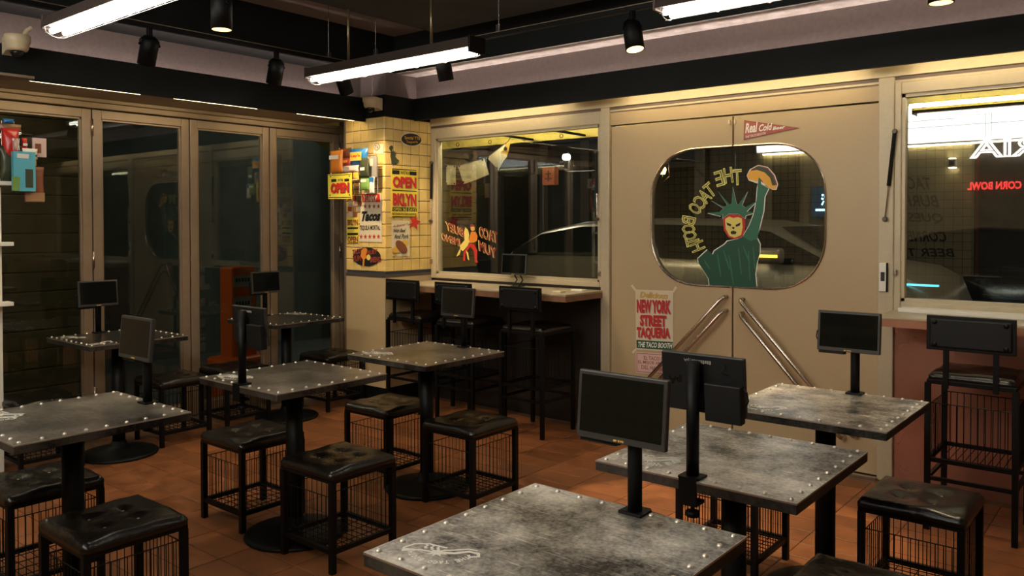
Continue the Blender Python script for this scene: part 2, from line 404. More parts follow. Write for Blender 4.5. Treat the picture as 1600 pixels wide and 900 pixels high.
# window wall
struct('wall_front', MB().box(XP, -3.27, 5.03, 5.12, -.1, 1.03).box(XP, 1.6, 5.04, 5.12, 2.30, ZC).box(-5.98, XP, 5.02, 5.12, 2.37, ZC), M['darkpanel'])
struct('trim_17', MB().box(-1.27, 1.6, 5.03, 5.12, -.1, 1.03), M['stainless'])
struct('trim_18', MB().cbox(XP, 1.6, 5.01, 5.1, 2.335, 2.41, .004).cbox(XP, 1.6, 5.015, 5.1, 2.30, 2.315, .003), M['creamrail'])
struct('trim_19', MB().box(XP, 1.6, 5.022, 5.1, 2.312, 2.338), mat('brown stripe rail', (.13, .085, .06), .5))  # dark brown stripe between the two cream rails
struct('trim_20', MB().cbox(-3.268, -3.195, 5.005, 5.1, 0, 2.335, .006), M['creamrail'])
struct('trim_21', MB().cbox(-1.358, -1.272, 5.005, 5.1, 0, 2.335, .006), M['creamrail'])
struct('trim_22', MB().box(-3.195, -1.358, 5.028, 5.1, 2.207, 2.302), M['cream'])
def window(name, x0, x1, z0, z1, ox0, ox1, oz0, oz1):
    mb = MB(); y0, y1 = 5.012, 5.075
    for (a, b, c, d) in ((ox0, x0, oz0, oz1), (x1, ox1, oz0, oz1), (x0, x1, z1, oz1), (x0, x1, oz0, z0)): mb.cbox(a, b, y0, y1, c, d, .005)
    for (a, b, c, d) in ((x0, x0+.018, z0, z1), (x1-.018, x1, z0, z1), (x0, x1, z1-.018, z1), (x0, x1, z0, z0+.018)): mb.box(a, b, y0+.012, y1, c, d)
    wn = struct(name, mb, M['creamrail'])
    link('pane', MB().box(x0+.01, x1-.01, 5.052, 5.058, z0+.01, z1-.01), M['pane'], wn)
    return wn
w1 = window('window_1', -4.955, -3.285, 1.068, 2.222, -5.015, -3.268, 1.03, 2.302)
w2 = window('window_2', -1.235, .95, 1.05, 2.232, -1.272, 1.02, .985, 2.302)
struct('trim_23', MB().box(1.02, 1.6, 5.02, 5.1, 1.03, 2.30), M['cream'])
def strut(p0, p1, par):
    p0, p1 = Vector(p0), Vector(p1); m_ = p0.lerp(p1, .62)
    s_ = link('gas_strut', MB().tube([p0, m_], .011, 8), M['black'], par)
    link('strut_rod', MB().tube([m_, p1], .004, 6), M['chrome'], s_)
    link('strut_end', MB().lathe([(.012,-.012),(.016,0),(.012,.012)], p0, 8, 'Y').lathe([(.012,-.012),(.016,0),(.012,.012)], p1, 8, 'Y'), M['hood'], s_)
strut((-4.985, 4.995, 2.02), (-5.0, 4.995, 1.52), w1)
strut((-3.30, 4.995, 2.02), (-3.29, 4.995, 1.53), w1)
strut((-1.265, 4.99, 2.02), (-1.315, 4.99, 1.52), w2)
for p in ((-5.0, 5.005, 1.17), (-3.275, 5.005, 1.13)): link('latch', MB().cbox(p[0]-.01, p[0]+.01, 4.99, 5.012, p[2]-.02, p[2]+.02, .003), M['chrome'], w1)
link('latch', MB().cbox(-1.268, -1.25, 4.985, 5.012, 1.20, 1.23, .003), M['chrome'], w2)

# double door with the rounded window cut into both leaves
OX0, OX1, OZ0, OZ1, OR = -2.862, -1.662, 1.08, 2.0, .36
def oval(n=14):
    pts = []
    for (cx, cz, a0) in ((OX1-OR, OZ1-OR, 0), (OX0+OR, OZ1-OR, PI/2), (OX0+OR, OZ0+OR, PI), (OX1-OR, OZ0+OR, 1.5*PI)):
        for i in range(n+1):
            a = a0+PI/2*i/n
            ca, sa = math.cos(a), math.sin(a); e = .88
            pts.append((cx+OR*math.copysign(abs(ca)**e, ca), cz+OR*math.copysign(abs(sa)**e, sa)))
    return pts
ov = oval()
XS = -2.259
def leaf(name, x0, x1, right):
    side = [p for p in ov if (p[0] > x0 if right else p[0] < x1)]
    if right:   # bite open at x0
        top = [p for p in side]            # order: right-top quarter starts at angle 0
        k = max(range(len(side)), key=lambda i: 0)
        upper = sorted([p for p in side if p[1] >= (OZ0+OZ1)/2], key=lambda p: math.atan2(p[1]-1.54, p[0]-XS))
        lower = sorted([p for p in side if p[1] < (OZ0+OZ1)/2], key=lambda p: math.atan2(p[1]-1.54, p[0]-XS))
        arc = lower+upper                                  # bottom to top, counter-clockwise
        arc = [(x0, OZ0)]+arc+[(x0, OZ1)]
        outline = [(x0, .02)]+[(x1, .02), (x1, 2.195), (x0, 2.195)]+arc[::-1]
    else:
        key = lambda p: math.atan2(p[1]-1.54, XS-p[0])
        upper = sorted([p for p in side if p[1] >= 1.54], key=key); lower = sorted([p for p in side if p[1] < 1.54], key=key)
        arc = [(x1, OZ0)]+lower+upper+[(x1, OZ1)]
        outline = [(x1, .02), (x0, .02), (x0, 2.195), (x1, 2.195)]+arc[::-1]
    mb = MB().prism([(x, 5.032, z) for x, z in outline], (0, .045, 0))
    d = struct(name, mb, M['cream'])
    link('pane', MB().prism([(x, 5.05, z) for x, z in arc], (0, .006, 0)), M['pane'], d)
    link('gasket', MB().tube([(x, 5.030, z) for x, z in arc], .007, 6), M['chrome'], d)
    return d
dl = leaf('door_6', -3.19, XS-.006, False)
dr = leaf('door_7', XS+.006, -1.362, True)
struct('trim_24', MB().box(-3.195, -1.358, 5.078, 5.1, .02, 1.07).box(-3.195, -2.9, 5.078, 5.1, 1.0, 2.2).box(-1.62, -1.358, 5.078, 5.1, 1.0, 2.2), M['black'])
struct('trim_25', MB().box(-3.195, -1.358, 4.985, 5.12, -.004, .014), M['chrome'])
def handle(par, p0, p1, sgn):
    y = 4.965
    a, b = Vector((p0[0], y, p0[1])), Vector((p1[0], y, p1[1])); d = (b-a).normalized()
    bend = lambda p, dd: [p+Vector((0, 5.032-y, 0)), p+Vector((0, .03, 0)), p+Vector((0, .012, 0))+dd*.008, p+dd*.03]
    link('pull_handle', MB().tube(bend(a, d)+bend(b, -d)[::-1], .0135, 10), M['chrome'], par, True)
handle(dr, (-2.185, 1.005), (-1.475, .235), 1); handle(dr, (-2.185, .915), (-1.545, .215), 1)
handle(dl, (-2.30, 1.015), (-3.01, .245), -1); handle(dl, (-2.30, .925), (-2.94, .225), -1)
for d, x in ((dl, XS-.022), (dr, XS+.016)): link('stop_block', MB().cbox(x-.006, x+.006, 5.015, 5.032, 2.14, 2.17, .003), P_CRM, d)

# wall behind the photographer, seen mirrored in the glass
def brick_mat(name, c1, c2, w_, h_, off=0.):
    m, nt, b = nodes(name)
    geo = nt.nodes.new('ShaderNodeNewGeometry'); mp = nt.nodes.new('ShaderNodeMapping'); mp.inputs['Rotation'].default_value = (PI/2, 0, 0)
    br = nt.nodes.new('ShaderNodeTexBrick'); br.offset = off; br.squash = 1
    for i, v in (('Color1', (*c1, 1)), ('Color2', tuple(x*.92 for x in c1)+(1,)), ('Mortar', (*c2, 1))): br.inputs[i].default_value = v
    for i, v in (('Scale', 1), ('Mortar Size', .003), ('Brick Width', w_), ('Row Height', h_)): br.inputs[i].default_value = v
    nt.links.new(geo.outputs['Position'], mp.inputs[0]); nt.links.new(mp.outputs[0], br.inputs[0]); nt.links.new(br.outputs['Color'], b.inputs['Base Color'])
    b.inputs['Roughness'].default_value = .25; MATS[name] = m
    return m
struct('wall_back', MB().box(-6.0, 1.6, -.70, -.56, -.1, ZC), brick_mat('back wall tile', (.60, .52, .30), (.10, .09, .07), .098, .098))

# ------------------------------------------------------------------ tables
TW, TZ, TK = .622, .768, .976
def logo_mb(cx, cy, ux, uy, z, s):
    """white table emblem: a crab-like sun with a long claw over an arc of lettering; ux,uy = reader's right"""
    mb = MB(); vx, vy = -uy, ux
    P = lambda a, b: (cx+s*(ux*a+vx*b), cy+s*(uy*a+vy*b), z)
    def band(pts, w0, w1=None):
        w1 = w0 if w1 is None else w1; k = len(pts); L, R = [], []
        for i, (a, b) in enumerate(pts):
            i0, i1 = max(i-1, 0), min(i+1, k-1); dx, dy = pts[i1][0]-pts[i0][0], pts[i1][1]-pts[i0][1]; l = math.hypot(dx, dy) or 1
            ww = w0+(w1-w0)*i/(k-1); L.append((a-dy/l*ww, b+dx/l*ww)); R.append((a+dy/l*ww, b-dx/l*ww))
        for i in range(k-1): mb.add([P(*L[i]), P(*L[i+1]), P(*R[i+1]), P(*R[i])], [(0,1,2,3)])
    # sun burst
    st = [( .10+(.30 if i % 2 == 0 else .14)*math.cos(PI*i/9), .02+(.24 if i % 2 == 0 else .12)*math.sin(PI*i/9)) for i in range(18)]
    mb.add([P(*p) for p in st], [tuple(range(18))])
    # two long horns / claw outlines
    band([(-.05,.0),(-.30,-.02),(-.62,-.20),(-.86,-.14),(-.92,.02),(-.72,.10),(-.66,-.02)], .062, .045)
    band([(.0,-.12),(-.25,-.20),(-.55,-.34),(-.80,-.30)], .036)
    band([(.30,.0),(.55,-.03),(.95,.12),(.98,-.08),(.80,-.34),(.45,-.42),(.2,-.34),(-.05,-.28)], .036)
    mb.add([P(.55,-.02), P(.95,.14), P(1.0,-.02), P(.78,-.06)], [(0,1,2,3)])
    for a in (.12, .28, .44): band([(a,-.14),(a+.06,-.24),(a+.02,-.32),(a+.10,-.38)], .04, .02)
    # arc of lettering
    txt = 'THE TACO BOOTH'
    for i, ch in enumerate(txt):
        if ch == ' ': continue
        t = math.radians(152-124*i/(len(txt)-1)); R = .70
        x, y = .02+R*math.cos(t), -.22+R*math.sin(t)
        tx, ty = math.sin(t), -math.cos(t)
        u = Vector(P(x+tx*.11, y+ty*.11))-Vector(P(x, y)); v = Vector(P(x+math.cos(t)*.17, y+math.sin(t)*.17))-Vector(P(x, y))
        text_mb(mb, ch, Vector(P(x, y))-u*.5, u, v, Vector((0,0,1)), .05)
    return mb
riv_me = MB().lathe([(.0074,0),(.0071,.0025),(.0052,.0055),(.0018,.007)], n=10).mesh('rivet', True); riv_me.materials.append(M['rivet'])
def make_table():
    t = thing('cafe_table', 'proto', 'table', (0,0,0), 'riveted steel cafe tables'); h = TW/2
    top = link('table_top', MB().cbox(-h, h, -h, h, TZ-.0035, TZ, .0012), M['steel'], t, local=True)
    link('edge_band', MB().cbox(-h-.0015, h+.0015, -h-.0015, h+.0015, TZ-.032, TZ-.0038, .002), M['steeledge'], t, local=True)
    link('rim', MB().box(-h-.002, h+.002, -h-.002, -h+.0005, TZ-.0052, TZ-.0004).box(-h-.002, h+.002, h-.0005, h+.002, TZ-.0052, TZ-.0004).box(-h-.002, -h+.0005, -h, h, TZ-.0052, TZ-.0004).box(h-.0005, h+.002, -h, h, TZ-.0052, TZ-.0004), M['rim'], t, local=True)
    link('post', MB().lathe([(.039,.02),(.039,TZ-.038)], n=20), M['black'], t, True, local=True)
    link('top_plate', MB().box(-.13,.13,-.13,.13,TZ-.042,TZ-.032), M['black'], t, local=True)
    link('base', MB().lathe([(.235,0),(.240,.008),(.235,.016),(.215,.022),(.16,.034),(.09,.046),(.05,.062),(.042,.09)], n=40), M['black'], t, True, local=True)
    n = 9
    for i in range(n-1):
        s_ = -h+.022+(TW-.044)*i/(n-1)
        for (x, y) in ((s_, -h+.022), (h-.022, s_), (-s_, h-.022), (-h+.022, -s_)):
            o = bpy.data.objects.new('rivet', riv_me); COL.objects.link(o); o.parent = t; o.location = (x, y, TZ-.0002)
    return t
proto_t = make_table()
TABLES = [ # x, y, label, logo centre offset, logo reading direction (deg)
 (-1.115, 1.535, 'nearest riveted steel table, brightly lit, with a screen on its far edge', (-.175,-.205), 205),
 (-1.105, 2.475, 'riveted steel table carrying the screen turned away from us', (-.185,-.19), 200),
 (-1.125, 3.415, 'riveted steel table in front of the cream double door, half in glare', None, 0),
 (-3.365, 1.375, 'riveted steel table at the left edge of the picture with a dark screen', (-.21,-.17), 205),
 (-3.380, 2.425, 'riveted steel table in the middle of the left row, near its stool pair', (-.20,-.20), 205),
 (-3.380, 3.340, 'riveted steel table in front of the bar stools at the pennant window', (-.21,-.18), 205),
 (-5.470, 2.530, 'dark steel table against the folding doors behind the left edge table', (.22,-.20), 300),
 (-5.480, 3.860, 'dark steel table in the corner between folding doors and tiled pillar', (-.20,.22), 30)]
TABLES = [(a*TK, b*TK, c, d, e) for a, b, c, d, e in TABLES]
for k, (x, y, lab, lo, ang) in enumerate(TABLES):
    t = proto_t if k == 0 else dup(proto_t, (x, y, 0))
    t.location = (x, y, 0); t['label'] = lab
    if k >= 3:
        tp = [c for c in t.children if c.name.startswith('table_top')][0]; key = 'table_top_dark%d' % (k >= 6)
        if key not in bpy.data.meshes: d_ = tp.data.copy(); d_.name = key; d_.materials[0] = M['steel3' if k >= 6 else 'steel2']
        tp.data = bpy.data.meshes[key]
    if lo:
        a = math.radians(ang)
        link('emblem', logo_mb(lo[0], lo[1], math.cos(a), math.sin(a), TZ+.0006, .094), P_WHT, t, local=True)

# ------------------------------------------------------------------ stools
def cushion(wd, z0, z1, n=22, tufts=(), seed=1):
    mb = MB(); h = wd/2; rnd = random.Random(seed); ph = [rnd.uniform(0, 6) for _ in range(6)]
    vs = []
    for j in range(n+1):
        for i in range(n+1):
            a, b = -1+2*i/n, -1+2*j/n
            a = math.copysign(abs(a)**.8, a); b = math.copysign(abs(b)**.8, b)
            x, y = a*h, b*h
            e = max(abs(a), abs(b)); rc = .88
            # round the corners in plan
            if abs(a) > rc and abs(b) > rc:
                dx, dy = abs(a)-rc, abs(b)-rc; l = math.hypot(dx, dy); q = (1-rc)
                m_ = max(dx, dy)
                if l > 0: x = math.copysign((rc+dx/l*m_)*h, a); y = math.copysign((rc+dy/l*m_)*h, b)
            fall = max(0, (e-.86)/.14); z = z1-(z1-z0)*.55*fall**2.4
            z += .004*(1-fall)*(math.sin(5*a+ph[0])*math.sin(4*b+ph[1])+.6*math.sin(9*a*b+ph[2]))
            for (tx, ty) in tufts:
                d = math.hypot(x-tx, y-ty); z -= .015*math.exp(-(d/.024)**2)
            vs.append((x, y, z))
    fs = [(j*(n+1)+i, j*(n+1)+i+1, (j+1)*(n+1)+i+1, (j+1)*(n+1)+i) for j in range(n) for i in range(n)]
    ring = [i for i in range(n+1)]+[(j+1)*(n+1)-1 for j in range(1, n+1)]+[n*(n+1)+i for i in range(n-1, -1, -1)]+[j*(n+1) for j in range(n-1, 0, -1)]
    k = len(vs); vs += [(vs[i][0], vs[i][1], z0) for i in ring]
    for a in range(len(ring)):
        b = (a+1) % len(ring); fs.append((ring[a], k+a, k+b, ring[b]))
    fs.append(tuple(k+a for a in range(len(ring))))
    return mb.add(vs, fs)
btn_me = MB().lathe([(.006,0),(.0055,.0025),(.002,.004)], n=8).mesh('button', True); btn_me.materials.append(mat('worn button', (.45, .40, .34), .3, .8))
def wire_side(h, z0, z1, n, axis, sgn, r=.0019):
    mb = MB(); q = h-.012
    P = (lambda s_, z: (s_, sgn*q, z)) if axis == 'X' else (lambda s_, z: (sgn*q, s_, z))
    for i in range(n):
        s_ = -q+.02+(2*q-.04)*i/(n-1); mb.tube([P(s_, z0), P(s_, z1)], r, 4, False)
    mb.tube([P(-q, z1), P(q, z1)], r*1.2, 4, False)
    return mb
def make_stool():
    t = thing('cafe_stool', 'proto', 'stool', (0,0,0), 'black tufted cafe stools'); h = .172
    tf = [(-.06,-.06), (.06,-.06), (.06,.06), (-.06,.06)]
    s_ = link('seat', cushion(.378, .402, .444, 22, tf), M['leather'], t, True, local=True)
    for (x, y) in tf:
        o = bpy.data.objects.new('button', btn_me); COL.objects.link(o); o.parent = s_; o.location = (x, y, .4295)
    link('apron', MB().cbox(-.184,.184,-.184,.184,.386,.404,.003), M['black'], t, local=True)
    for sx in (-1, 1):
        for sy in (-1, 1): link('leg', MB().box(sx*h-.0125, sx*h+.0125, sy*h-.0125, sy*h+.0125, 0, .388), M['black'], t, local=True)
    for sy in (-1, 1): link('rail', MB().box(-h, h, sy*h-.009, sy*h+.009, .082, .102), M['black'], t, local=True)
    for sx in (-1, 1): link('rail', MB().box(sx*h-.009, sx*h+.009, -h, h, .082, .102), M['black'], t, local=True)
    for ax, sg in (('X', -1), ('X', 1), ('Y', -1), ('Y', 1)):
        setp(link('wire_panel', wire_side(h, .095, .318 if sg < 0 else .345, 11, ax, sg), M['black'], t, local=True), kind='stuff')
    sh = MB()
    for i in range(9): sh.tube([(-h, -h+.02+(2*h-.04)*i/8, .095), (h, -h+.02+(2*h-.04)*i/8, .095)], .0022, 4, False)
    for i in range(4): sh.tube([(-h+.06+(2*h-.12)*i/3, -h, .092), (-h+.06+(2*h-.12)*i/3, h, .092)], .0022, 4, False)
    setp(link('wire_shelf', sh, M['black'], t, local=True), kind='stuff')
    return t
proto_s = make_stool()
STOOLS = [
 (-2.975, 1.355, 0, 'black tufted stool at the bottom left, on the near side of the left edge table'),
 (-3.690, 1.375, 0, 'black tufted stool cut by the left edge, behind the left edge table post'),
 (-3.672, 2.380, 0, 'black tufted stool on the far side of the middle left table'),
 (-2.965, 2.365, 0, 'black tufted stool standing in front of the middle left table round base'),
 (-3.640, 3.280, 0, 'black tufted stool between the middle left table and the bar stools'),
 (-2.960, 3.255, 0, 'black tufted stool on the near side of the table before the bar stools'),
 (-5.430, 2.890, 0, 'dark stool by the folding doors, right of the dark steel table'),
 (-5.430, 2.030, 0, 'dark stool by the folding doors, mostly hidden under the left edge table'),
 (-5.460, 3.390, 0, 'dark stool by the folding doors in front of the orange stand outside'),
 (-5.400, 4.240, 0, 'dark stool tucked in beside the cream pillar base'),
 (-.770, 3.450, 0, 'black tufted stool at the right, below the right bar stool'),
 (-.715, 2.462, 0, 'black tufted stool cut by the bottom edge at right'),
 (-1.545, 2.450, 0, 'black stool half hidden behind the nearest table, under the turned screen'),
 (-1.520, 3.395, 0, 'black stool under the table with the turned screen, only legs showing')]
for k, (x, y, rz, lab) in enumerate(STOOLS):
    t = proto_s if k == 0 else dup(proto_s, (x, y, 0))
    t.location = (x, y, 0); t['label'] = lab; t.rotation_euler.z = rz

# ------------------------------------------------------------------ bar stools, backrest on the room side
def make_bar():
    t = thing('bar_stool', 'proto', 'bar stool', (0,0,0), 'black bar stools with square backrests'); h = .185
    link('seat', cushion(.375, .735, .775, 16, ()), M['leather'], t, True, local=True)
    link('seat_frame', MB().cbox(-.19,.19,-.19,.19,.715,.738,.004), M['black'], t, local=True)
    for sx in (-1, 1):
        for sy in (-1, 1): link('leg', MB().box(sx*h-.0125, sx*h+.0125, sy*h-.0125, sy*h+.0125, 0, .72), M['black'], t, local=True)
    for z0, z1 in ((.335, .355), (.245, .263)):
        for s_ in (-1, 1):
            link('stretcher', MB().box(-h, h, s_*h-.008, s_*h+.008, z0, z1), M['black'], t, local=True)
            link('stretcher', MB().box(s_*h-.008, s_*h+.008, -h, h, z0, z1), M['black'], t, local=True)
    for ax, sg in (('X', -1), ('X', 1), ('Y', -1), ('Y', 1)):
        setp(link('wire_panel', wire_side(h, .345, .62, 11, ax, sg), M['black'], t, local=True), kind='stuff')
    sh = MB()
    for i in range(11): sh.tube([(-h+.02+(2*h-.04)*i/10, -h, .347), (-h+.02+(2*h-.04)*i/10, h, .347)], .0024, 4, False)
    setp(link('wire_shelf', sh, M['black'], t, local=True), kind='stuff')
    for sx in (-1, 1): link('back_upright', MB().box(sx*.105-.0115, sx*.105+.0115, -h-.012, -h+.006, .70, 1.0), M['black'], t, local=True)
    b = link('backrest', MB().cbox(-.188, .188, -h-.022, -h-.006, .885, 1.052, .003), M['black'], t, local=True)
    link('back_pad', MB().cbox(-.172, .172, -h-.034, -h-.018, .90, 1.038, .007), M['blackrough'], b, local=True)
    link('back_pad', MB().cbox(-.172, .172, -h-.010, -h+.016, .90, 1.038, .008), M['blackrough'], b, local=True)
    for sx in (-1, 1):
        for z in (.915, 1.022):
            link('corner_stud', MB().lathe([(.013,0),(.012,.004),(.006,.008),(.001,.009)], (sx*.15, -h-.033, z), 12, 'Y'), M['black'], b, True, local=True)
    return t
proto_b = make_bar()
BARS = [(-4.79, 4.665, 0, 'black bar stool against the cream pillar base'), (-4.235, 4.665, 0, 'black bar stool behind the small slanted screen, middle of three at the pennant window'),
        (-3.588, 4.665, 0, 'black bar stool nearest the double door, at the pennant window counter'), (-.762, 4.545, 0, 'black bar stool at the right edge in front of the reddish steel panel')]
for k, (x, y, rz, lab) in enumerate(BARS):
    t = proto_b if k == 0 else dup(proto_b, (x, y, 0))
    t.location = (x, y, 0); t['label'] = lab; t.rotation_euler.z = rz

# ------------------------------------------------------------------ counters
t = thing('window_counter', 'wood-edged window counter below the pennant window', 'counter', (-4.1, 4.8, .956))
link('counter_top', MB().cbox(-5.0, -3.25, 4.545, 5.03, .995, 1.009, .003), M['ctop'], t)
link('counter_edge', MB().box(-5.0, -3.25, 4.545, 4.57, .956, .995).box(-3.275, -3.25, 4.57, 5.03, .956, .995), M['wood'], t)
link('bracket', MB().box(-4.9, -4.87, 4.6, 5.03, .93, .956).box(-3.45, -3.42, 4.6, 5.03, .93, .956), M['black'], t)
t = thing('window_counter', 'wood-edged window counter behind the right bar stool', 'counter', (-.3, 4.8, .956))
link('counter_top', MB().cbox(-1.27, 1.5, 4.62, 5.03, .985, .999, .003), M['ctop'], t)
link('counter_edge', MB().box(-1.27, 1.5, 4.62, 4.645, .945, .985).box(-1.27, -1.25, 4.645, 5.03, .945, .985), mat('red brown edge', (.34, .15, .085), .4), t)
setp(link('paper_stack', MB().cbox(-1.22, .2, 4.90, 5.005, .999, 1.022, .003), P_WHT), 'white ledge box lying on the right counter along the window', 'box')
for x, y, c, l, s_ in ((-3.36, 4.86, P_WHT, 'white folded napkin on the counter end', .05), (-3.39, 4.66, P_CRM, 'small cream tray at the counter corner', .035)):
    setp(link('napkin', MB().cbox(x-s_, x+s_, y-.03, y+.03, 1.009, 1.022, .003), c), l, 'napkin')

# ------------------------------------------------------------------ order screens
def make_screen(clamp=True, pole=True):
    t = thing('order_screen', 'proto', 'screen', (0,0,0), 'small order screens')
    W, H, D, zc, yo = .129, .086, .009, .268, -.035
    R = Matrix.Translation((-.016, yo, zc)) @ Matrix.Rotation(math.radians(-5), 4, 'X')
    def tr(mb): mb.v = [tuple(R @ Vector(p)) for p in mb.v]; return mb
    body = link('screen_body', tr(MB().cbox(-W, W, -D, D, -H, H, .004)), M['bezel'], t, local=True)
    fr = .011
    link('rear_shell', tr(MB().cbox(-W+.002, W-.002, D-.006, D+.0006, -H+.002, H-.002, .002)), M['blackrough'], body, local=True)
    link('screen_glass', tr(MB().box(-W+fr, W-fr, -D-.0012, -D+.002, -H+fr+.006, H-fr)), M['screen'], body, local=True)
    lm = MB()
    for i, wd_ in enumerate((.006, .003, .005, .006, .003)): lm.box(-.016+.0066*i, -.016+.0066*i+wd_, -D-.0008, -D, -H+.004+.0008*(i % 2), -H+.009)
    link('maker_mark', tr(lm), P_GLD, body, local=True)
    link('rear_box', tr(MB().cbox(-.128, -.018, D-.002, D+.028, -H-.012, .012, .004)), M['blackrough'], t, local=True)
    bm_ = text_mb(MB(), 'pA', (.038, D+.0014, H-.013), (.017,0,0), (0,0,-.011), None, .02)
    bm_.box(.0335, .0345, D+.0008, D+.0015, H-.025, H-.013)
    for i in range(9): bm_.box(-.030+.0068*i, -.030+.0068*i+.0048, D+.0008, D+.0015, H-.026+.001*(i % 3), H-.016)
    link('rear_badge', tr(bm_), P_GRY, body, local=True)
    link('rear_mark', tr(text_mb(MB(), 'pA', (.065, D+.0014, .02), (.042,0,0), (0,0,-.03), None, .03)), M['screen'], body, local=True)
    link('cable', tr(MB().tube([(-.07, D+.004, H-.02), (-.078, D+.012, H-.03), (-.066, D+.014, H-.042), (-.09, D+.010, H-.05)], .002, 5)), M['black'], t, local=True)
    link('cable', tr(MB().tube([(-W+.01, D+.0, .01), (-W-.008, D+.006, -.005), (-W-.012, D+.006, -.03), (-W-.004, D+.002, -.045)], .0025, 5)), M['black'], t, local=True)
    if pole:
        link('pole', MB().lathe([(.0185,.006),(.0185,.335)], n=18), M['black'], t, True, local=True)
        link('neck', MB().box(-.02, .02, -.03, 0, .25, .30), M['black'], t, local=True)
        link('base_plate', MB().cbox(-.033, .033, -.028, .028, .0005, .008, .002), M['black'], t, local=True)
    if clamp:
        link('clamp', MB().box(-.027, .027, .026, .034, -.065, .008).box(-.027, .027, -.02, .034, -.073, -.063), M['black'], t, local=True)
        link('clamp_knob', MB().lathe([(.006,-.063),(.006,-.095),(.019,-.096),(.021,-.102),(.019,-.112)], (0,.0,0), 12), M['black'], t, local=True)
    return t
proto_m = make_screen()
def edge(ix, side):   # pole position on a table edge
    x, y = TABLES[ix][0], TABLES[ix][1]; d = TW/2-.030
    return {'+Y': (x+.03, y+d, 0), '-Y': (x, y-d, PI), '-X': (x-d, y, PI/2)}[side]
SCR = [(0, '+Y', 'dark order screen facing us on the nearest table'), (1, '-Y', 'order screen seen from behind on the table at centre right'),
       (2, '+Y', 'order screen in front of the cream door mirroring the tiled wall'), (4, '-Y', 'order screen seen from behind on the middle left table'),
       (3, '+Y', 'order screen edge-on upon the left edge table'), (6, '-X', 'order screen in front of the folding door frame over the dark steel table'),
       (7, '-X', 'order screen near the corner table, in front of the orange stand'), (5, '+Y', 'small slanted screen in front of the middle bar stool')]
for k, (ix, side, lab) in enumerate(SCR):
    x, y, rz = edge(ix, side)
    # clamp sits outside the edge: rotate so the clamp reaches over it
    m_ = proto_m if k == 0 else dup(proto_m, (0,0,0))
    m_.location = (x, y, TZ); m_.rotation_euler.z = rz; m_['label'] = lab
m9 = dup(proto_m, (-3.975, 4.93, 1.009), 0, 'little order screen standing on the window counter below the painted glass')
for ch in list(m9.children):
    if ch.name.split('.')[0] in ('clamp', 'clamp_knob', 'pole', 'base_plate', 'neck', 'rear_box'): bpy.data.objects.remove(ch)
m9.scale = (.95, .95, .95); m9.location.z = .925
link('desk_stand', MB().tube([(-.03, -.03, .20), (-.03, .02, .14), (-.03, -.04, .089)], .006, 6).tube([(.03, -.03, .20), (.03, .02, .14), (.03, -.04, .089)], .006, 6).box(-.045, .045, -.05, .03, .0885, .094), M['black'], m9, local=True)

# ------------------------------------------------------------------ fluorescent fittings
def fluor(x0, x1, y, z, lab, cages=True):
    t = thing('fluorescent_fitting', lab, 'light fitting', ((x0+x1)/2, y, z+.12), 'caged fluorescent fittings')
    P = lambda pts: [(x0, y+a, z+b) for a, b in pts]
    hood = [(-.075,.045),(-.045,.105),(.045,.105),(.075,.045),(.07,.04),(-.07,.04)]
    link('hood', MB().prism(P(hood), (x1-x0, 0, 0)), M['hood'], t)
    link('end_cap', MB().cbox(x1-.004, x1+.012, y-.07, y+.07, z+.01, z+.107, .004), M['black'], t)
    link('end_cap', MB().cbox(x0-.012, x0+.004, y-.07, y+.07, z+.03, z+.107, .004), M['hood'], t)
    link('reflector', MB().prism([(x0+.01, y+a, z+b) for a, b in ((-.068,.039),(-.03,.052),(.03,.052),(.068,.039),(.03,.046),(-.03,.046))], (x1-x0-.02, 0, 0)), M['fixwhite'], t)
    for s_ in (-1, 1): link('tube', MB().tube([(x0+.03, y+s_*.032, z+.022), (x1-.03, y+s_*.032, z+.022)], .015, 10), M['tube'], t, True)
    cg = MB()
    arc = [(-.068,.04),(-.06,.012),(-.03,-.004),(0,-.008),(.03,-.004),(.06,.012),(.068,.04)]
    for i in range(7):
        x = x0+.03+(x1-x0-.06)*i/6; cg.tube([(x, y+a, z+b) for a, b in arc], .0016, 4, False)
    for a, b in (arc[1], arc[3], arc[5]): cg.tube([(x0+.02, y+a, z+b), (x1-.02, y+a, z+b)], .0014, 4, False)
    link('wire_guard', cg, M['fixwhite'], t)
    for f_ in (.25, .76):
        x = x0+(x1-x0)*f_; link('rod', MB().tube([(x, y, z+.1), (x, y, 2.94 if x > -4.3 else ZC)], .009, 8), mat('brass rod', (.32, .25, .14), .35, .8), t, True)
fluor(-4.70, -3.17, 3.545, 2.475, 'caged fluorescent fitting hanging in the middle above the far tables')
fluor(-4.55, -3.02, 1.80, 2.475, 'caged fluorescent fitting cut by the top left edge')
fluor(-1.93, -.40, 3.49, 2.475, 'caged fluorescent fitting at the top right before the double door')
fluor(-1.93, -.40, 1.80, 2.475, 'caged fluorescent fitting above the nearest table, out of the picture')

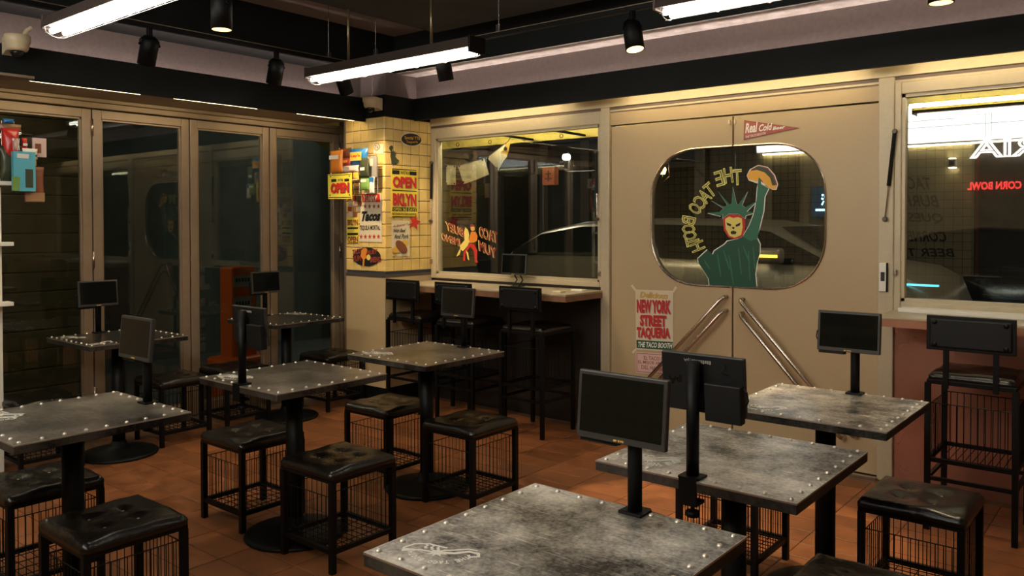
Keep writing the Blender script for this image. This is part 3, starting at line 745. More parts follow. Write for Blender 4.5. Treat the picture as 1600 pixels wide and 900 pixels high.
# ------------------------------------------------------------------ track with spot heads
t = thing('light_track', 'black light track running along the folding doors', 'track', (-4.75, 2.2, 2.66), 'light tracks')
link('rail', MB().cbox(-4.768, -4.732, -.3, 3.92, 2.662, 2.692, .003), M['black'], t)
link('rail_edge', MB().box(-4.73, -4.7275, -.3, 3.92, 2.688, 2.692), mat('brass edge', (.30, .24, .15), .4, .6), t)
for y in (3.72,): link('hanger', MB().tube([(-4.75, y, 2.69), (-4.75, y, ZC)], .003, 6).cbox(-4.765, -4.735, y-.012, y+.012, 2.692, 2.73, .003), M['chrome'], t)
t = thing('light_track', 'black light track running along the double door and window wall', 'track', (-2.5, 3.9, 2.66), 'light tracks')
link('rail', MB().cbox(-4.73, 1.4, 3.882, 3.918, 2.662, 2.692, .003), M['black'], t)
link('rail_edge', MB().box(-4.73, 1.4, 3.8785, 3.881, 2.688, 2.692), MATS['brass edge'], t)
for x in (-4.45, -3.30): link('hanger', MB().tube([(x, 3.9, 2.69), (x, 3.9, ZC if x < -4.35 else 2.94)], .003, 6).cbox(x-.015, x+.015, 3.888, 3.912, 2.692, 2.74, .003), M['chrome'], t)
def spot(x, y, zt, lab, tilt=0, az=0, power=SPOT, L=.16, cone=70, blend=.7):
    t = thing('spotlight', lab, 'spotlight', (x, y, zt), 'black track spotlights', az)
    link('stem', MB().cbox(-.014, .014, -.014, .014, -.05, .0, .003), M['black'], t, local=True)
    yk = MB().tube([(-.058, 0, -.10), (-.058, 0, -.075), (-.03, 0, -.05), (.03, 0, -.05), (.058, 0, -.075), (.058, 0, -.10)], .004, 6)
    link('yoke', yk, M['black'], t, local=True)
    R = Matrix.Translation((0, 0, -.10)) @ Matrix.Rotation(tilt, 4, 'X')
    def tr(mb): mb.v = [tuple(R @ Vector(p)) for p in mb.v]; return mb
    cap = link('housing', tr(MB().lathe([(.002,.045),(.03,.045),(.048,.03),(.052,.0),(.052,-L+.04),(.047,-L+.04),(.044,-L+.075),(.002,-L+.08)], n=20)), M['black'], t, True, local=True)
    link('bulb', tr(MB().lathe([(.002,-L+.075),(.043,-L+.0745),(.047,-L+.045),(.0485,-L+.041),(.0465,-L+.041),(.03,-L+.068),(.002,-L+.07)], n=16)), M['bulb'], cap, local=True)
    link('pivot', tr(MB().tube([(-.064, 0, 0), (.064, 0, 0)], .008, 8)), M['black'], t, local=True)
    ld = bpy.data.lights.new('spot_lamp', 'SPOT'); ld.energy = power; ld.color = (1, .74, .42); ld.spot_size = math.radians(cone); ld.spot_blend = blend; ld.shadow_soft_size = .03
    lo = bpy.data.objects.new('spot_lamp', ld); COL.objects.link(lo); lo.parent = t; lo.matrix_local = R @ Matrix.Translation((0, 0, -L+.03))
for (px_, lab, tl, az) in ((234, 'black spotlight on the left track, left one', .38, PI/2), (432, 'black spotlight on the left track, right one', .30, PI/2), (550, 'black spotlight below the left end of the middle fluorescent fitting', .62, .38)):
    p = at(px_, 100, 'X', -4.75); spot(-4.75, min(p.y, 3.84), 2.664, lab, tl, az, SPOT*(3 if px_ == 550 else 1))
for (px_, lab, tl, az) in ((692, 'black spotlight below the right end of the middle fluorescent fitting', .26, 0), (988, 'black spotlight hanging alone before the cream double door', .24, -2.034), (1470, 'black spotlight cut by the top edge at right', 0, 0)):
    p = at(px_, 60, 'Y', 3.9); spot(p.x, 3.9, 2.664, lab, tl, az, SPOT*(7.5 if px_ == 988 else 1.6), .16, 41 if px_ == 988 else 70, .12 if px_ == 988 else .7)
spot(-3.72, 2.25, 2.70, 'black spotlight cut by the top edge between two fluorescent fittings', 0, 0, SPOT, .17)
o = [c for c in COL.objects if c.get('label', '').startswith('black spotlight cut by the top edge between')][0]
link('drop_rod', MB().tube([(0,0,0),(0,0,.38)], .012, 8), M['black'], o, local=True)

# ------------------------------------------------------------------ dome cameras
def dome(c, lab, wall, sc=1.):
    """wall: unit vector from the dome to the wall that carries it"""
    t = thing('dome_camera', lab, 'security camera', c, 'ivory dome cameras')
    S = lambda pr: [(a*sc, b*sc) for a, b in pr]
    link('housing', MB().lathe(S([(.062,.055),(.068,.05),(.068,.015),(.06,.005),(.058,-.02),(.05,-.035),(.002,-.036)]), n=22), M['ivory'], t, True, local=True)
    link('dome_glass', MB().lathe(S([(.036,-.036),(.035,-.05),(.026,-.066),(.010,-.075),(.001,-.076)]), n=18), M['dome'], t, True, local=True)
    wv = Vector(wall)*.1*sc; pv = Vector((-wv.y, wv.x, 0)).normalized()*.045*sc
    link('bracket', MB().prism([pv+Vector((0,0,-.02)), wv+pv+Vector((0,0,-.05)), wv+pv+Vector((0,0,.05)), pv+Vector((0,0,.05))], -2*pv), M['ivory'], t, local=True)
    return t
c1 = at(27, 70, 'X', -5.15)
t = dome(c1, 'ivory dome camera fixed to the black beam at the top left', (-1, 0, 0))
link('conduit', MB().tube([(0,.03,.05),(0,.05,.09),(.0,.075,.11)], .012, 8), M['ivory'], t, local=True)
c2 = at(579, 162, 'Y', 4.40)
t = dome(c2+Vector((0,0,.0)), 'ivory dome camera fixed to the black pillar head', (0, 1, 0), .95)
link('cable', MB().tube([(-.02,.02,.05),(-.02,.04,.10),(-.015,.03,.17),(-.02,.05,.22)], .002, 5), M['fixwhite'], t, local=True)
# ledge plate at the left end of the beam
struct('trim_26', MB().cbox(-5.25, -5.12, -.6, at(52, 112, 'X', -5.14).y, 2.335, 2.352, .003), M['alu'])

# ------------------------------------------------------------------ prints on the pillar
OFX, OFY = Vector((.0035, 0, 0)), Vector((0, -.0035, 0))
def sheet(name, lab, cat, pts, ax, val, m, off, group=None):
    return setp(link(name, poly_px(pts, ax, val, off, off.normalized()*.0012), m), lab, cat, group)
def bars(par, ax, val, off, m, quads, name='printed_bar'):
    mb = MB()
    for q in quads: mb.prism([at(x, y, ax, val)+off*1.6 for x, y in q], off.normalized()*.0004)
    return link(name, mb, m, par)
T2 = lambda off: off*2.1
# yellow OPEN / BKLYN poster, right face
R_ = lambda x, y: (600+x/9, 200+y/9)
R2 = lambda x, y: (600+x/7.826, 290+y/7.826)
ps = sheet('poster', 'yellow OPEN BKLYN poster on the right side of the tiled pillar', 'poster', [R_(92,562), R_(470,590), R2(408,388), R2(80,388)], 'X', XP, P_YEL, OFX)
bars(ps, 'X', XP, OFX, P_BLK, [[R_(108,568),R_(450,592),R_(450,602),R_(108,582)], [R_(108,590),R_(212,598),R_(212,654),R_(108,646)], [R_(352,610),R_(450,616),R_(450,670),R_(352,662)],
     [R_(110,866),R_(452,886),R_(452,898),R_(110,882)], [R2(95,375),R2(390,378),R2(390,388),R2(95,386)], [R2(100,262),R2(390,270),R2(396,318),R2(95,312)]])
text_px("WE'RE", R_(222,652), R_(342,660), R_(222,602), 'X', XP, P_BLK, ps, off=T2(OFX))
text_px('OPEN', R_(120,846), R_(452,860), R_(120,684), 'X', XP, P_GRY, ps, off=T2(OFX), bold=.05)
text_px('OPEN', R_(112,838), R_(444,852), R_(112,676), 'X', XP, P_RED, ps, off=OFX*2.5, bold=.05)
text_px('BKLYN', R2(108,250), R2(394,262), R2(108,100), 'X', XP, P_GRY, ps, off=T2(OFX), bold=.05)
text_px('BKLYN', R2(100,242), R2(386,252), R2(100,92), 'X', XP, P_RED, ps, off=OFX*2.5, bold=.05)
text_px('OPEN 365 DAYS', R2(106,308), R2(384,314), R2(106,270), 'X', XP, P_YEL, ps, off=T2(OFX))
bars(ps, 'X', XP, OFX, P_BRN, [[R2(97,330),R2(190,334),R2(190,360),R2(97,356)], [R2(196,334),R2(296,336),R2(296,362),R2(196,360)], [R2(302,336),R2(388,338),R2(388,362),R2(302,362)]])
text_px('TACO', R2(106,354), R2(180,357), R2(106,334), 'X', XP, P_YEL, ps, off=T2(OFX)); text_px('BURRITO', R2(202,358), R2(290,360), R2(202,338), 'X', XP, P_YEL, ps, off=T2(OFX)); text_px('FOOD', R2(308,359), R2(382,361), R2(308,340), 'X', XP, P_YEL, ps, off=T2(OFX))
# special taco sheet
ps = sheet('poster', 'white taco sheet with beef and pork lettering below the yellow poster', 'poster', [R2(88,424), R2(310,434), R2(310,862), R2(88,858)], 'X', XP, P_CRM, OFX)
text_px('A Special Taco', R2(100,516), R2(330,488), R2(112,478), 'X', XP, P_DRED, ps, off=T2(OFX)); text_px('With Beef', R2(98,576), R2(250,570), R2(112,528), 'X', XP, P_BLK, ps, off=T2(OFX), bold=.02)
text_px('And Pork', R2(112,652), R2(290,648), R2(126,592), 'X', XP, P_BLK, ps, off=T2(OFX), bold=.02)
def blob(px, ax, val, off, m, par, name, k=1.8): return link(name, MB().prism([at(x, y, ax, val)+off*k for x, y in px], off.normalized()*.0005), m, par)
ell = lambda f, cx, cy, rx, ry, a=0, n=20: [f(cx+rx*math.cos(2*PI*i/n)*math.cos(a)-ry*math.sin(2*PI*i/n)*math.sin(a), cy+rx*math.cos(2*PI*i/n)*math.sin(a)+ry*math.sin(2*PI*i/n)*math.cos(a)) for i in range(n)]
blob(ell(R2, 250, 705, 45, 38), 'X', XP, OFX, P_GLD, ps, 'taco_shell'); blob(ell(R2, 135, 795, 42, 58, .5), 'X', XP, OFX, P_GLD, ps, 'taco_shell'); blob(ell(R2, 205, 750, 95, 52, .9), 'X', XP, OFX, P_BRN, ps, 'taco_filling', 2.4)
text_px('Special Taco', R2(98,842), R2(262,838), R2(100,814), 'X', XP, P_BLK, ps, off=OFX*3)
sc_ = at(*R2(362, 447), 'X', XP)+OFX*4
setp(link('star_sticker', MB().prism(star(sc_, Vector((0,1,0)), Vector((0,0,1)), .072, .03, 5, PI/2-.25), (.001,0,0)), P_RED), 'red star sticker on the corner of the white taco sheet', 'sticker')
# oval badge
bd = sheet('badge', 'black and gold oval badge high on the tiled pillar', 'badge', ell(R_, 378, 163, 152, 96, .1, 32), 'X', XP, P_CRM, OFX)
blob(ell(R_, 378, 163, 140, 85, .1, 32), 'X', XP, OFX, P_BLK, bd, 'badge_face'); 
text_px('Special TTB', R_(275,170), R_(495,185), R_(275,110), 'X', XP, P_GLD, bd, off=OFX*3, bold=.02); text_px('Tequeria', R_(300,225), R_(462,222), R_(300,180), 'X', XP, P_GLD, bd, off=OFX*3)
# dark statue sticker
st_ = [(65,290),(75,258),(98,245),(120,258),(122,285),(108,310),(112,335),(125,318),(140,335),(155,325),(152,345),(172,358),(160,370),(155,405),(185,440),(205,455),(190,495),(165,512),(100,508),(95,440),(85,400),(92,330)]
setp(link('statue_sticker', poly_px([R_(*p) for p in st_], 'X', XP, OFX, Vector((.001,0,0))), P_OLV), 'small dark silhouette sticker of a figure raising an arm', 'sticker')
# left face of the pillar
Q = lambda x, y: (535+x/7.2, 300+y/7.2); Q0 = lambda x, y: (505+x/9, 225+y/9)
ps = sheet('poster', 'cream YUMMY Tacos Tequila Mortal poster on the left side of the pillar', 'poster', [Q0(545,680), Q(446,18), Q(448,566), Q(190,556)], 'Y', YP, P_CRM, OFY)
bars(ps, 'Y', YP, OFY, P_RED, [[Q(222,24), Q(424,24), Q(432,114), Q(232,114)]])
text_px('YUMMY', Q(236,108), Q(392,112), Q(246,36), 'Y', YP, P_CRM, ps, off=T2(OFY), bold=.02)
for k in range(4): 
    c = at(*Q(262+50*k, 162), 'Y', YP)+OFY*1.7; link('printed_star', MB().prism(star(c, Vector((1,0,0)), Vector((0,0,1)), .022, .009), (0,-.0005,0)), P_DRED, ps)
for k in range(5):
    c = at(*Q(216+49*k, 502), 'Y', YP)+OFY*1.7; link('printed_star', MB().prism(star(c, Vector((1,0,0)), Vector((0,0,1)), .023, .0095), (0,-.0005,0)), P_RED, ps)
text_px('Tacos', Q(205,330), Q(424,326), Q(228,218), 'Y', YP, P_BLK, ps, off=T2(OFY), bold=.05); text_px('TEQUILA MORTAL', Q(200,438), Q(432,436), Q(200,376), 'Y', YP, P_BLK, ps, off=T2(OFY), bold=.02)
ps = sheet('poster', 'small yellow BKLYN OPEN sheet beside the cream Tacos poster', 'poster', [Q(55,290), Q(184,290), Q(184,578), Q(55,578)], 'Y', YP, P_YEL, OFY)
text_px('BKLYN', Q(64,376), Q(180,376), Q(64,312), 'Y', YP, P_DRED, ps, off=T2(OFY), bold=.04); text_px('OPEN', Q(66,566), Q(182,564), Q(66,502), 'Y', YP, P_DRED, ps, off=T2(OFY), bold=.04)
bars(ps, 'Y', YP, OFY, P_BLK, [[Q(64,398),Q(180,396),Q(180,416),Q(64,418)], [Q(64,462),Q(180,460),Q(180,484),Q(64,486)], [Q(64,570),Q(180,568),Q(180,575),Q(64,577)]])
dc = sheet('badge', 'dark taco badge with a smiling face low on the pillar', 'badge', ell(Q, 280, 730, 155, 105, 0, 28), 'Y', YP, P_BLK, OFY)
for tx_, l_, r_, t_ in (('TACO', (118,712), (212,690), (122,650)), ('BUEY', (288,712), (402,690), (290,660)), ('YUM', (118,790), (215,775), (120,722)), ('IMENO', (322,795), (446,790), (322,730))):
    text_px(tx_, Q(*l_), Q(*r_), Q(*t_), 'Y', YP, P_DRED, dc, off=OFY*2.2, bold=.05)
blob([Q(*p) for p in ((225,650),(260,625),(290,640),(285,680),(275,720),(300,700),(300,740),(260,750),(255,830),(235,835),(240,760),(215,720))], 'Y', YP, OFY, P_ORG, dc, 'figure', 2.6)
blob(ell(Q, 305, 735, 22, 32), 'Y', YP, OFY, P_LEM, dc, 'smiling_face', 3.0)
cd_ = sheet('card', 'small white card with a round stamp near the pillar edge', 'card', [Q0(712,0), Q0(858,0), Q0(852,140), Q0(712,140)], 'Y', YP, P_CRM, OFY)
blob(ell(Q0, 762, 40, 42, 50), 'Y', YP, OFY, P_BLK, cd_, 'stamp_ring'); blob(ell(Q0, 762, 40, 36, 43), 'Y', YP, OFY, P_CRM, cd_, 'stamp_face', 2.2)
text_px('Ta', Q0(738,62), Q0(786,62), Q0(738,18), 'Y', YP, P_BLK, cd_, off=OFY*2.6)
# collage of small photos: each its own little print
for k in range(11):
    x, y = 66+(k % 3)*52+(k//3 % 2)*8, 40+(k//3)*62
    setp(link('photo_card', poly_px([Q(x,y), Q(x+44,y+2), Q(x+42,y+54), Q(x-1,y+52)], 'Y', YP, OFY*(1+.25*(k % 2)), Vector((0,-.001,0))), (P_BRN, P_DRED, P_KRAFT, P_GRY, P_PNK)[k % 5]), '%s picture card, %s row, %s, in the cluster under the OPEN sign' % (('brown', 'brick red', 'tan', 'grey', 'pink')[k % 5], ('top', 'second', 'third', 'bottom')[k//3], ('left', 'middle', 'right')[k % 3]), 'photo', 'picture cards under the OPEN sign')
# socket
t = thing('wall_socket', 'black double wall socket low on the cream pillar base', 'socket', at(569, 570, 'Y', YP))
p = at(569, 570, 'Y', YP)
link('plate', MB().cbox(p.x-.02, p.x+.02, YP-.014, YP-.004, p.z-.045, p.z+.045, .003), M['black'], t)
for dz in (-.02, .02): link('outlet', MB().lathe([(.012,0),(.013,.003),(.010,.005)], (p.x, YP-.013, p.z+dz), 12, 'Y'), P_WHT, t)
# ------------------------------------------------------------------ prints on the double door
OFD = Vector((0, -.0016, 0)); YD = 5.032
D_ = lambda x, y: (980+x/6, 440+y/6)
ps = sheet('poster', 'cream Delicious New York Street Taqueria poster taped to the door', 'poster', [D_(80,74), D_(432,86), D_(432,656), D_(84,636)], 'Y', YD, P_CRM, OFD)
for (a, b, c, d) in (((34,38),(52,26),(86,72),(76,92)), ((452,40),(472,56),(440,106),(430,88)), ((44,660),(60,676),(90,640),(80,624))):
    link('tape', MB().prism([at(*D_(*q), 'Y', YD)+OFD*2.2 for q in (a, b, c, d)], (0,-.0004,0)), P_CRM, ps)
text_px('Delicious', D_(124,150), D_(380,166), D_(134,94), 'Y', YD, P_GRY, ps, off=OFD*2.2, bold=.04); text_px('Delicious', D_(120,148), D_(376,163), D_(130,92), 'Y', YD, P_GLD, ps, off=OFD*2.6, bold=.03)
for tx_, l_, r_, t_ in (('NEW YORK', (92,292), (412,306), (92,164)), ('STREET', (122,416), (370,428), (122,308)), ('TAQUERIA', (92,540), (406,552), (92,424))):
    o1 = 6
    text_px(tx_, D_(l_[0]+o1,l_[1]+o1), D_(r_[0]+o1,r_[1]+o1), D_(t_[0]+o1,t_[1]+o1), 'Y', YD, P_GRY, ps, off=OFD*2.2, bold=.06); text_px(tx_, D_(*l_), D_(*r_), D_(*t_), 'Y', YD, P_RED, ps, off=OFD*2.8, bold=.06)
bars(ps, 'Y', YD, OFD, P_GRN, [[D_(88,546), D_(430,566), D_(430,646), D_(90,622)]])
text_px('THE TACO BOOTH', D_(100,612), D_(420,628), D_(106,562), 'Y', YD, P_WHT, ps, off=OFD*2.4, bold=.03)
ps = sheet('notice', 'pink El Taco Es El Mejor Amigo notice below the door poster', 'notice', [D_(82,656), D_(400,676), D_(400,882), D_(84,852)], 'Y', YD, P_PNK, OFD)
bars(ps, 'Y', YD, OFD, P_DRED, [[D_(90,668),D_(394,688),D_(394,693),D_(90,673)], [D_(92,838),D_(394,866),D_(394,871),D_(92,843)], [D_(90,668),D_(95,668),D_(96,842),D_(91,842)]])
for tx_, l_, r_, t_ in (('EL TACO ES', (158,730), (352,746), (158,694)), ('EL MEJOR AMIGO', (106,774), (388,796), (106,736)), ('DEL HAMBRE.', (136,818), (380,844), (136,780))):
    text_px(tx_, D_(*l_), D_(*r_), D_(*t_), 'Y', YD, P_DRED, ps, off=OFD*2.2)
N_ = lambda x, y: (1150+x/14.545, 180+y/14.545)
ps = sheet('pennant', 'red Real Cold Beer pennant above the door window', 'pennant', [N_(192,115), N_(1465,292), N_(178,565)], 'Y', YD, P_BRN, OFD)
blob([N_(205,135), N_(1380,292), N_(195,545)], 'Y', YD, OFD, P_PENN, ps, 'pennant_field')
text_px('Real', N_(215,415), N_(470,385), N_(240,185), 'Y', YD, P_WHT, ps, off=OFD*2.6, bold=.03); text_px('Cold', N_(510,380), N_(800,338), N_(540,215), 'Y', YD, P_WHT, ps, off=OFD*2.6, bold=.03)
text_px('Beer', N_(835,345), N_(1110,305), N_(860,262), 'Y', YD, P_WHT, ps, off=OFD*2.6, bold=.03); text_px('THE TACO BOOTH', N_(205,530), N_(670,440), N_(220,470), 'Y', YD, P_WHT, ps, off=OFD*2.6)
# reader box on the door frame
t = thing('door_reader', 'ivory access reader on the frame right of the double door', 'reader', at(1380, 433, 'Y', 5.0))
p = at(1380, 433, 'Y', 5.0)
link('reader_body', MB().cbox(p.x-.02, p.x+.02, 4.985, 5.006, p.z-.083, p.z+.083, .004), P_WHT, t)
link('reader_panel', MB().box(p.x-.010, p.x+.012, 4.983, 4.986, p.z-.022, p.z+.03), P_BLK, t)
link('reader_side', MB().cbox(p.x+.018, p.x+.026, 4.985, 5.006, p.z-.085, p.z+.083, .002), M['black'], t)
# ------------------------------------------------------------------ painted door glass
YG = 5.05; OFG = Vector((0, -.0012, 0))
G = lambda x, y: (1080+x/4.09, 240+y/4.09)
sf = thing('painted_figure', 'green crowned figure in a wrestling mask raising a taco, painted on the door glass', 'painting', at(1147, 449, 'Y', 5.046))
def gl(name, pts, m, k=1., par=None): return link(name, MB().prism([at(*G(*p), 'Y', YG)+OFG*k for p in pts], (0, -.0006, 0)), m, par or sf)
robe = [(118,850),(112,800),(88,760),(48,700),(44,672),(105,615),(138,645),(150,622),(215,580),(232,560),(300,545),(345,522),(375,520),(395,545),(420,540),(440,580),(438,640),(420,700),(410,770),(418,852)]
gl('robe_outline', [(x+(5 if x > 250 else -5), y-4) for x, y in robe], P_WHT, .5); gl('robe', robe, P_GREEN2)
arm = [(330,530),(372,460),(400,390),(418,300),(425,215),(432,150),(445,165),(448,195),(495,222),(470,275),(462,370),(440,460),(425,545),(380,560)]
gl('arm_outline', [(x+(6 if x > 430 else -5), y) for x, y in arm], P_WHT, .5); gl('arm', arm, P_GREEN3, 1.6)
crown = [(200,415),(205,385),(190,400),(108,380),(185,372),(208,350),(130,300),(212,340),(232,330),(176,245),(245,325),(258,320),(266,215),(290,320),(302,325),(360,245),(325,330),(345,345),(425,300),(355,370),(410,378),(350,395),(345,415),(300,385),(240,385)]
gl('crown_outline', [(270+(x-270)*1.04, 330+(y-330)*1.045) for x, y in crown], P_WHT, .5); gl('crown', crown, P_GREEN3, 1.4)
gl('mask', [(204,420),(230,395),(270,388),(320,395),(345,425),(345,490),(330,530),(280,548),(240,535),(210,490)], P_RED, 2)
gl('mask_face', [(218,418),(245,402),(270,412),(300,405),(325,415),(330,470),(320,520),(280,538),(245,525),(222,480)], P_LEM, 2.6)
for pts in ([(228,440),(258,452),(255,465),(232,458)], [(285,455),(318,440),(312,460),(288,468)], [(252,500),(270,492),(292,500),(285,515),(258,515)], [(262,468),(280,470),(276,482),(266,482)]): gl('mask_hole', pts, P_BLK, 3.2)
for x, y, L, dx in ((165,640,150,25), (205,620,120,40), (240,650,190,30), (300,600,170,20), (330,590,110,45), (365,620,190,10), (395,600,140,12), (80,680,60,40)):
    gl('fold_line', [(x, y), (x+5, y), (x+5+dx*.6, y+L*.55), (x+dx+4, y+L), (x+dx-2, y+L), (x+dx*.5-2, y+L*.55)], P_GREEN3, 1.6)
gl('taco_outline', [(355,140),(375,100),(430,72),(490,85),(535,135),(556,195),(545,232),(520,232),(480,205),(420,190),(368,172)], P_WHT, .6)
gl('taco_filling', [(365,135),(385,100),(430,77),(488,90),(530,138),(550,195),(540,225),(470,190)], P_DRED, 1.2); gl('taco_greens', [(385,108),(430,82),(486,95),(524,140),(542,200),(525,215),(470,150)], P_OLV, 1.8)
gl('taco_shell', [(358,140),(375,112),(420,104),(470,120),(505,155),(520,205),(545,200),(540,228),(518,226),(480,205),(435,150),(425,180),(370,165)], P_TACO, 2.4)
# lettering around the figure, painted for the street side, so it reads mirrored here
tl_ = thing('painted_lettering', 'yellow outlined THE TACO BOOTH arc painted on the door glass, mirrored', 'lettering', at(1090, 320, 'Y', 5.046))
LET = [('T',(300,88),20),('H',(232,105),12),('E',(170,140),10),('T',(112,185),-40),('A',(88,215),-45),('C',(62,250),-50),('O',(32,290),-60),('B',(22,372),-80),('O',(14,415),-85),('O',(10,470),-95),('T',(20,535),-100),('H',(45,585),-110)]
LPX = [('T',1152,277,2),('H',1138,274,8),('E',1124,279,15),('T',1109,297,38),('A',1101,306,45),('C',1094,315,52),('O',1086,326,60),('B',1076,345,80),('O',1076,358,90),('O',1078,368,97),('T',1082,377,105),('H',1090,385,112)]
for ch, x, y, a in LPX:
    c = at(x, y, 'Y', YG)+OFG; a = math.radians(a)
    u = Vector((-math.cos(a), 0, -math.sin(a)))*.062; v = Vector((-math.sin(a), 0, math.cos(a)))*.105
    link('letter', text_mb(MB(), ch, c-u/2-v/2, u, v, Vector((0,-1,0)), .0, .028), P_YLINE, tl_)
# ------------------------------------------------------------------ painted pennant window
YV = 5.052; V = lambda x, y: (680+x/8.183, 330+y/8.183)
ld_ = thing('painted_lettering', 'red and yellow Taco Buey lettering painted on the pennant window, mirrored', 'lettering', at(735, 400, 'Y', 5.048))
for tx_, l_, r_, hgt in (('TACO', (800,415), (565,335), 150), ('BUEY', (365,335), (138,240), 115), ('YUM', (790,615), (560,505), 140), ('IMENO', (325,455), (85,370), 100)):
    for m_, dx, k in ((P_YLINE, 0, 1.0), (P_DRED, 9, 2.0)):
        l, r, t = [at(*V(q[0]+dx, q[1]), 'Y', YV)+OFG*k for q in (l_, r_, (l_[0]-12, l_[1]-hgt))]
        link('word', text_mb(MB(), tx_, l, r-l, t-l, None, .04), m_, ld_)
fg = thing('painted_figure', 'man in orange shirt hugging a giant taco, painted on the pennant window', 'painting', at(735, 412, 'Y', 5.048))
def gv(name, pts, m, k): return link(name, MB().prism([at(*V(*p), 'Y', YV)+OFG*k for p in pts], (0, -.0006, 0)), m, fg)
gv('trousers', [(440,415),(500,420),(540,500),(535,620),(550,660),(510,650),(500,510),(450,450),(390,540),(385,635),(358,635),(362,530)], P_RED, 1.5)
gv('shirt', [(462,262),(520,262),(545,320),(535,380),(500,400),(440,405),(370,350),(385,325),(440,350)], P_ORG, 2.2)
gv('face', [(455,200),(505,195),(508,240),(480,255),(458,240)], P_SKIN, 2.2); gv('cap', [(440,195),(470,160),(505,175),(510,205),(478,190)], P_DRED, 2.8)
gv('taco', [(388,205),(425,240),(440,310),(430,370),(445,380),(420,440),(360,510),(325,490),(320,440),(380,370),(372,270)], P_LEM, 3.0)
gv('ribbon', [(320,480),(330,510),(310,560),(275,580),(300,520)], P_LEM, 3.0); gv('ribbon', [(395,500),(425,530),(440,630),(420,610),(405,540)], P_LEM, 3.0)

# ------------------------------------------------------------------ snack racks
def bag_mb(c, u, v, n, d, seed=0, crimp=.12, nx=8, ny=10):
    """pillow pouch centred at c, half width u, half height v, bulging along n"""
    rnd = random.Random(seed); ph = rnd.uniform(0, 6); mb = MB(); c, u, v, n = Vector(c), Vector(u), Vector(v), Vector(n).normalized()
    vs = []
    for side in (1, -1):
        for j in range(ny+1):
            for i in range(nx+1):
                a, b = -1+2*i/nx, -1+2*j/ny
                prof = max(0, 1-abs(a)**3)*max(0, 1-(max(0, abs(b)-.0)/(1-crimp))**4) if abs(b) < 1-crimp else 0
                wob = 1-.06*(1-b*b)+.02*math.sin(5*b+ph)
                edge_ = .012*math.sin(9*a+ph)*(1 if abs(b) > .95 else 0)
                vs.append(c+u*(a*wob)+v*(b+edge_)+n*(side*(d*prof*(1+.15*math.sin(4*a+ph)*math.sin(5*b))+.0008)))
    fs = []; q = (nx+1)*(ny+1)
    for s_ in (0, 1):
        for j in range(ny):
            for i in range(nx):
                k = s_*q+j*(nx+1)+i; f = (k, k+1, k+nx+2, k+nx+1); fs.append(f if s_ == 0 else f[::-1])
    ring = [i for i in range(nx+1)]+[(j+1)*(nx+1)-1 for j in range(1, ny+1)]+[ny*(nx+1)+i for i in range(nx-1, -1, -1)]+[j*(nx+1) for j in range(ny-1, 0, -1)]
    for a in range(len(ring)):
        b = (a+1) % len(ring); fs.append((ring[a], ring[b], q+ring[b], q+ring[a]))
    return mb.add(vs, fs)
def gloss(m_): 
    n = m_.name+' foil'
    if n not in MATS: c = m_.node_tree.nodes['Principled BSDF'].inputs['Base Color'].default_value[:3]; mat(n, c, .3)
    return MATS[n]
def pack(name, lab, cat, f, box, ax, val, n, m, d=.02, seed=0, panel=None, word=None, flatbox=False, group='hanging snack packs'):
    x0, y0, x1, y1 = box
    tl, tr_, bl = at(*f(x0, y0), ax, val), at(*f(x1, y0), ax, val), at(*f(x0, y1), ax, val)
    u, v = (tr_-tl)/2, (tl-bl)/2; u.z = 0; v = Vector((0, 0, v.z)); c = (tl+tr_)/2; c = Vector((c.x, c.y, tl.z-v.z))
    n = Vector(n)
    t = thing(name, lab, cat, (c.x, c.y, c.z-v.z), group)
    if flatbox: link('pack_body', MB().prism([c-u-v-n*d, c+u-v-n*d, c+u+v-n*d, c-u+v-n*d], n*2*d), gloss(m), t)
    else: link('pack_body', bag_mb(c, u, v, n, d, seed), gloss(m), t, True)
    if panel:
        pm, a0, b0, a1, b1 = panel
        link('pack_label', MB().prism([c+u*a0+v*b0+n*(d*1.12), c+u*a1+v*b0+n*(d*1.12), c+u*a1+v*b1+n*(d*1.12), c+u*a0+v*b1+n*(d*1.12)], n*.001), pm, t)
    if word:
        w_, wm, a0, b0, a1, b1 = word
        link('lettering', text_mb(MB(), w_, c+u*a0+v*b0+n*(d*1.2+.0015), u*(a1-a0), v*(b1-b0), None, .03), wm, t)
    return t
nY = (0, -1, 0); YS = 4.34
t = thing('wire_rack', 'wire snack rack fixed to the left side of the tiled pillar', 'rack', at(550, 300, 'Y', 4.42))
mb = MB()
xa, xb = at(517, 260, 'Y', 4.42).x, at(590, 260, 'Y', 4.42).x
for i in range(9): x = xa+(xb-xa)*i/8; mb.tube([(x, 4.42, 1.74), (x, 4.42, 2.05)], .0022, 4, False)
for z in (1.74, 1.84, 1.95, 2.05): mb.tube([(xa, 4.42, z), (xb, 4.42, z)], .0025, 4, False)
for x in (xb-.02, xb-.22): mb.tube([(x, 4.42, 1.95), (x, 4.488, 1.95)], .004, 5)
link('wire_grid', mb, M['chrome'], t)
pack('snack_bag', 'orange snack bag above the hanging OPEN sign', 'snack', Q0, (95,100,280,412), 'Y', YS, nY, P_ORG, .025, 1, (P_WHT, -.7, .2, .7, .55), None)
pack('snack_bag', 'blue chip bag with a yellow disc on the pillar rack', 'snack', Q0, (372,75,632,312), 'Y', YS+.02, nY, P_BLU, .03, 2, (P_GLD, -.6, -.45, .6, .55), ("Lay's", P_RED, -.5, -.1, .5, .3))
pack('snack_bag', 'crumpled amber bag behind the orange snack bag', 'snack', Q0, (215,70,400,220), 'Y', YS+.05, nY, P_BRN, .02, 3)
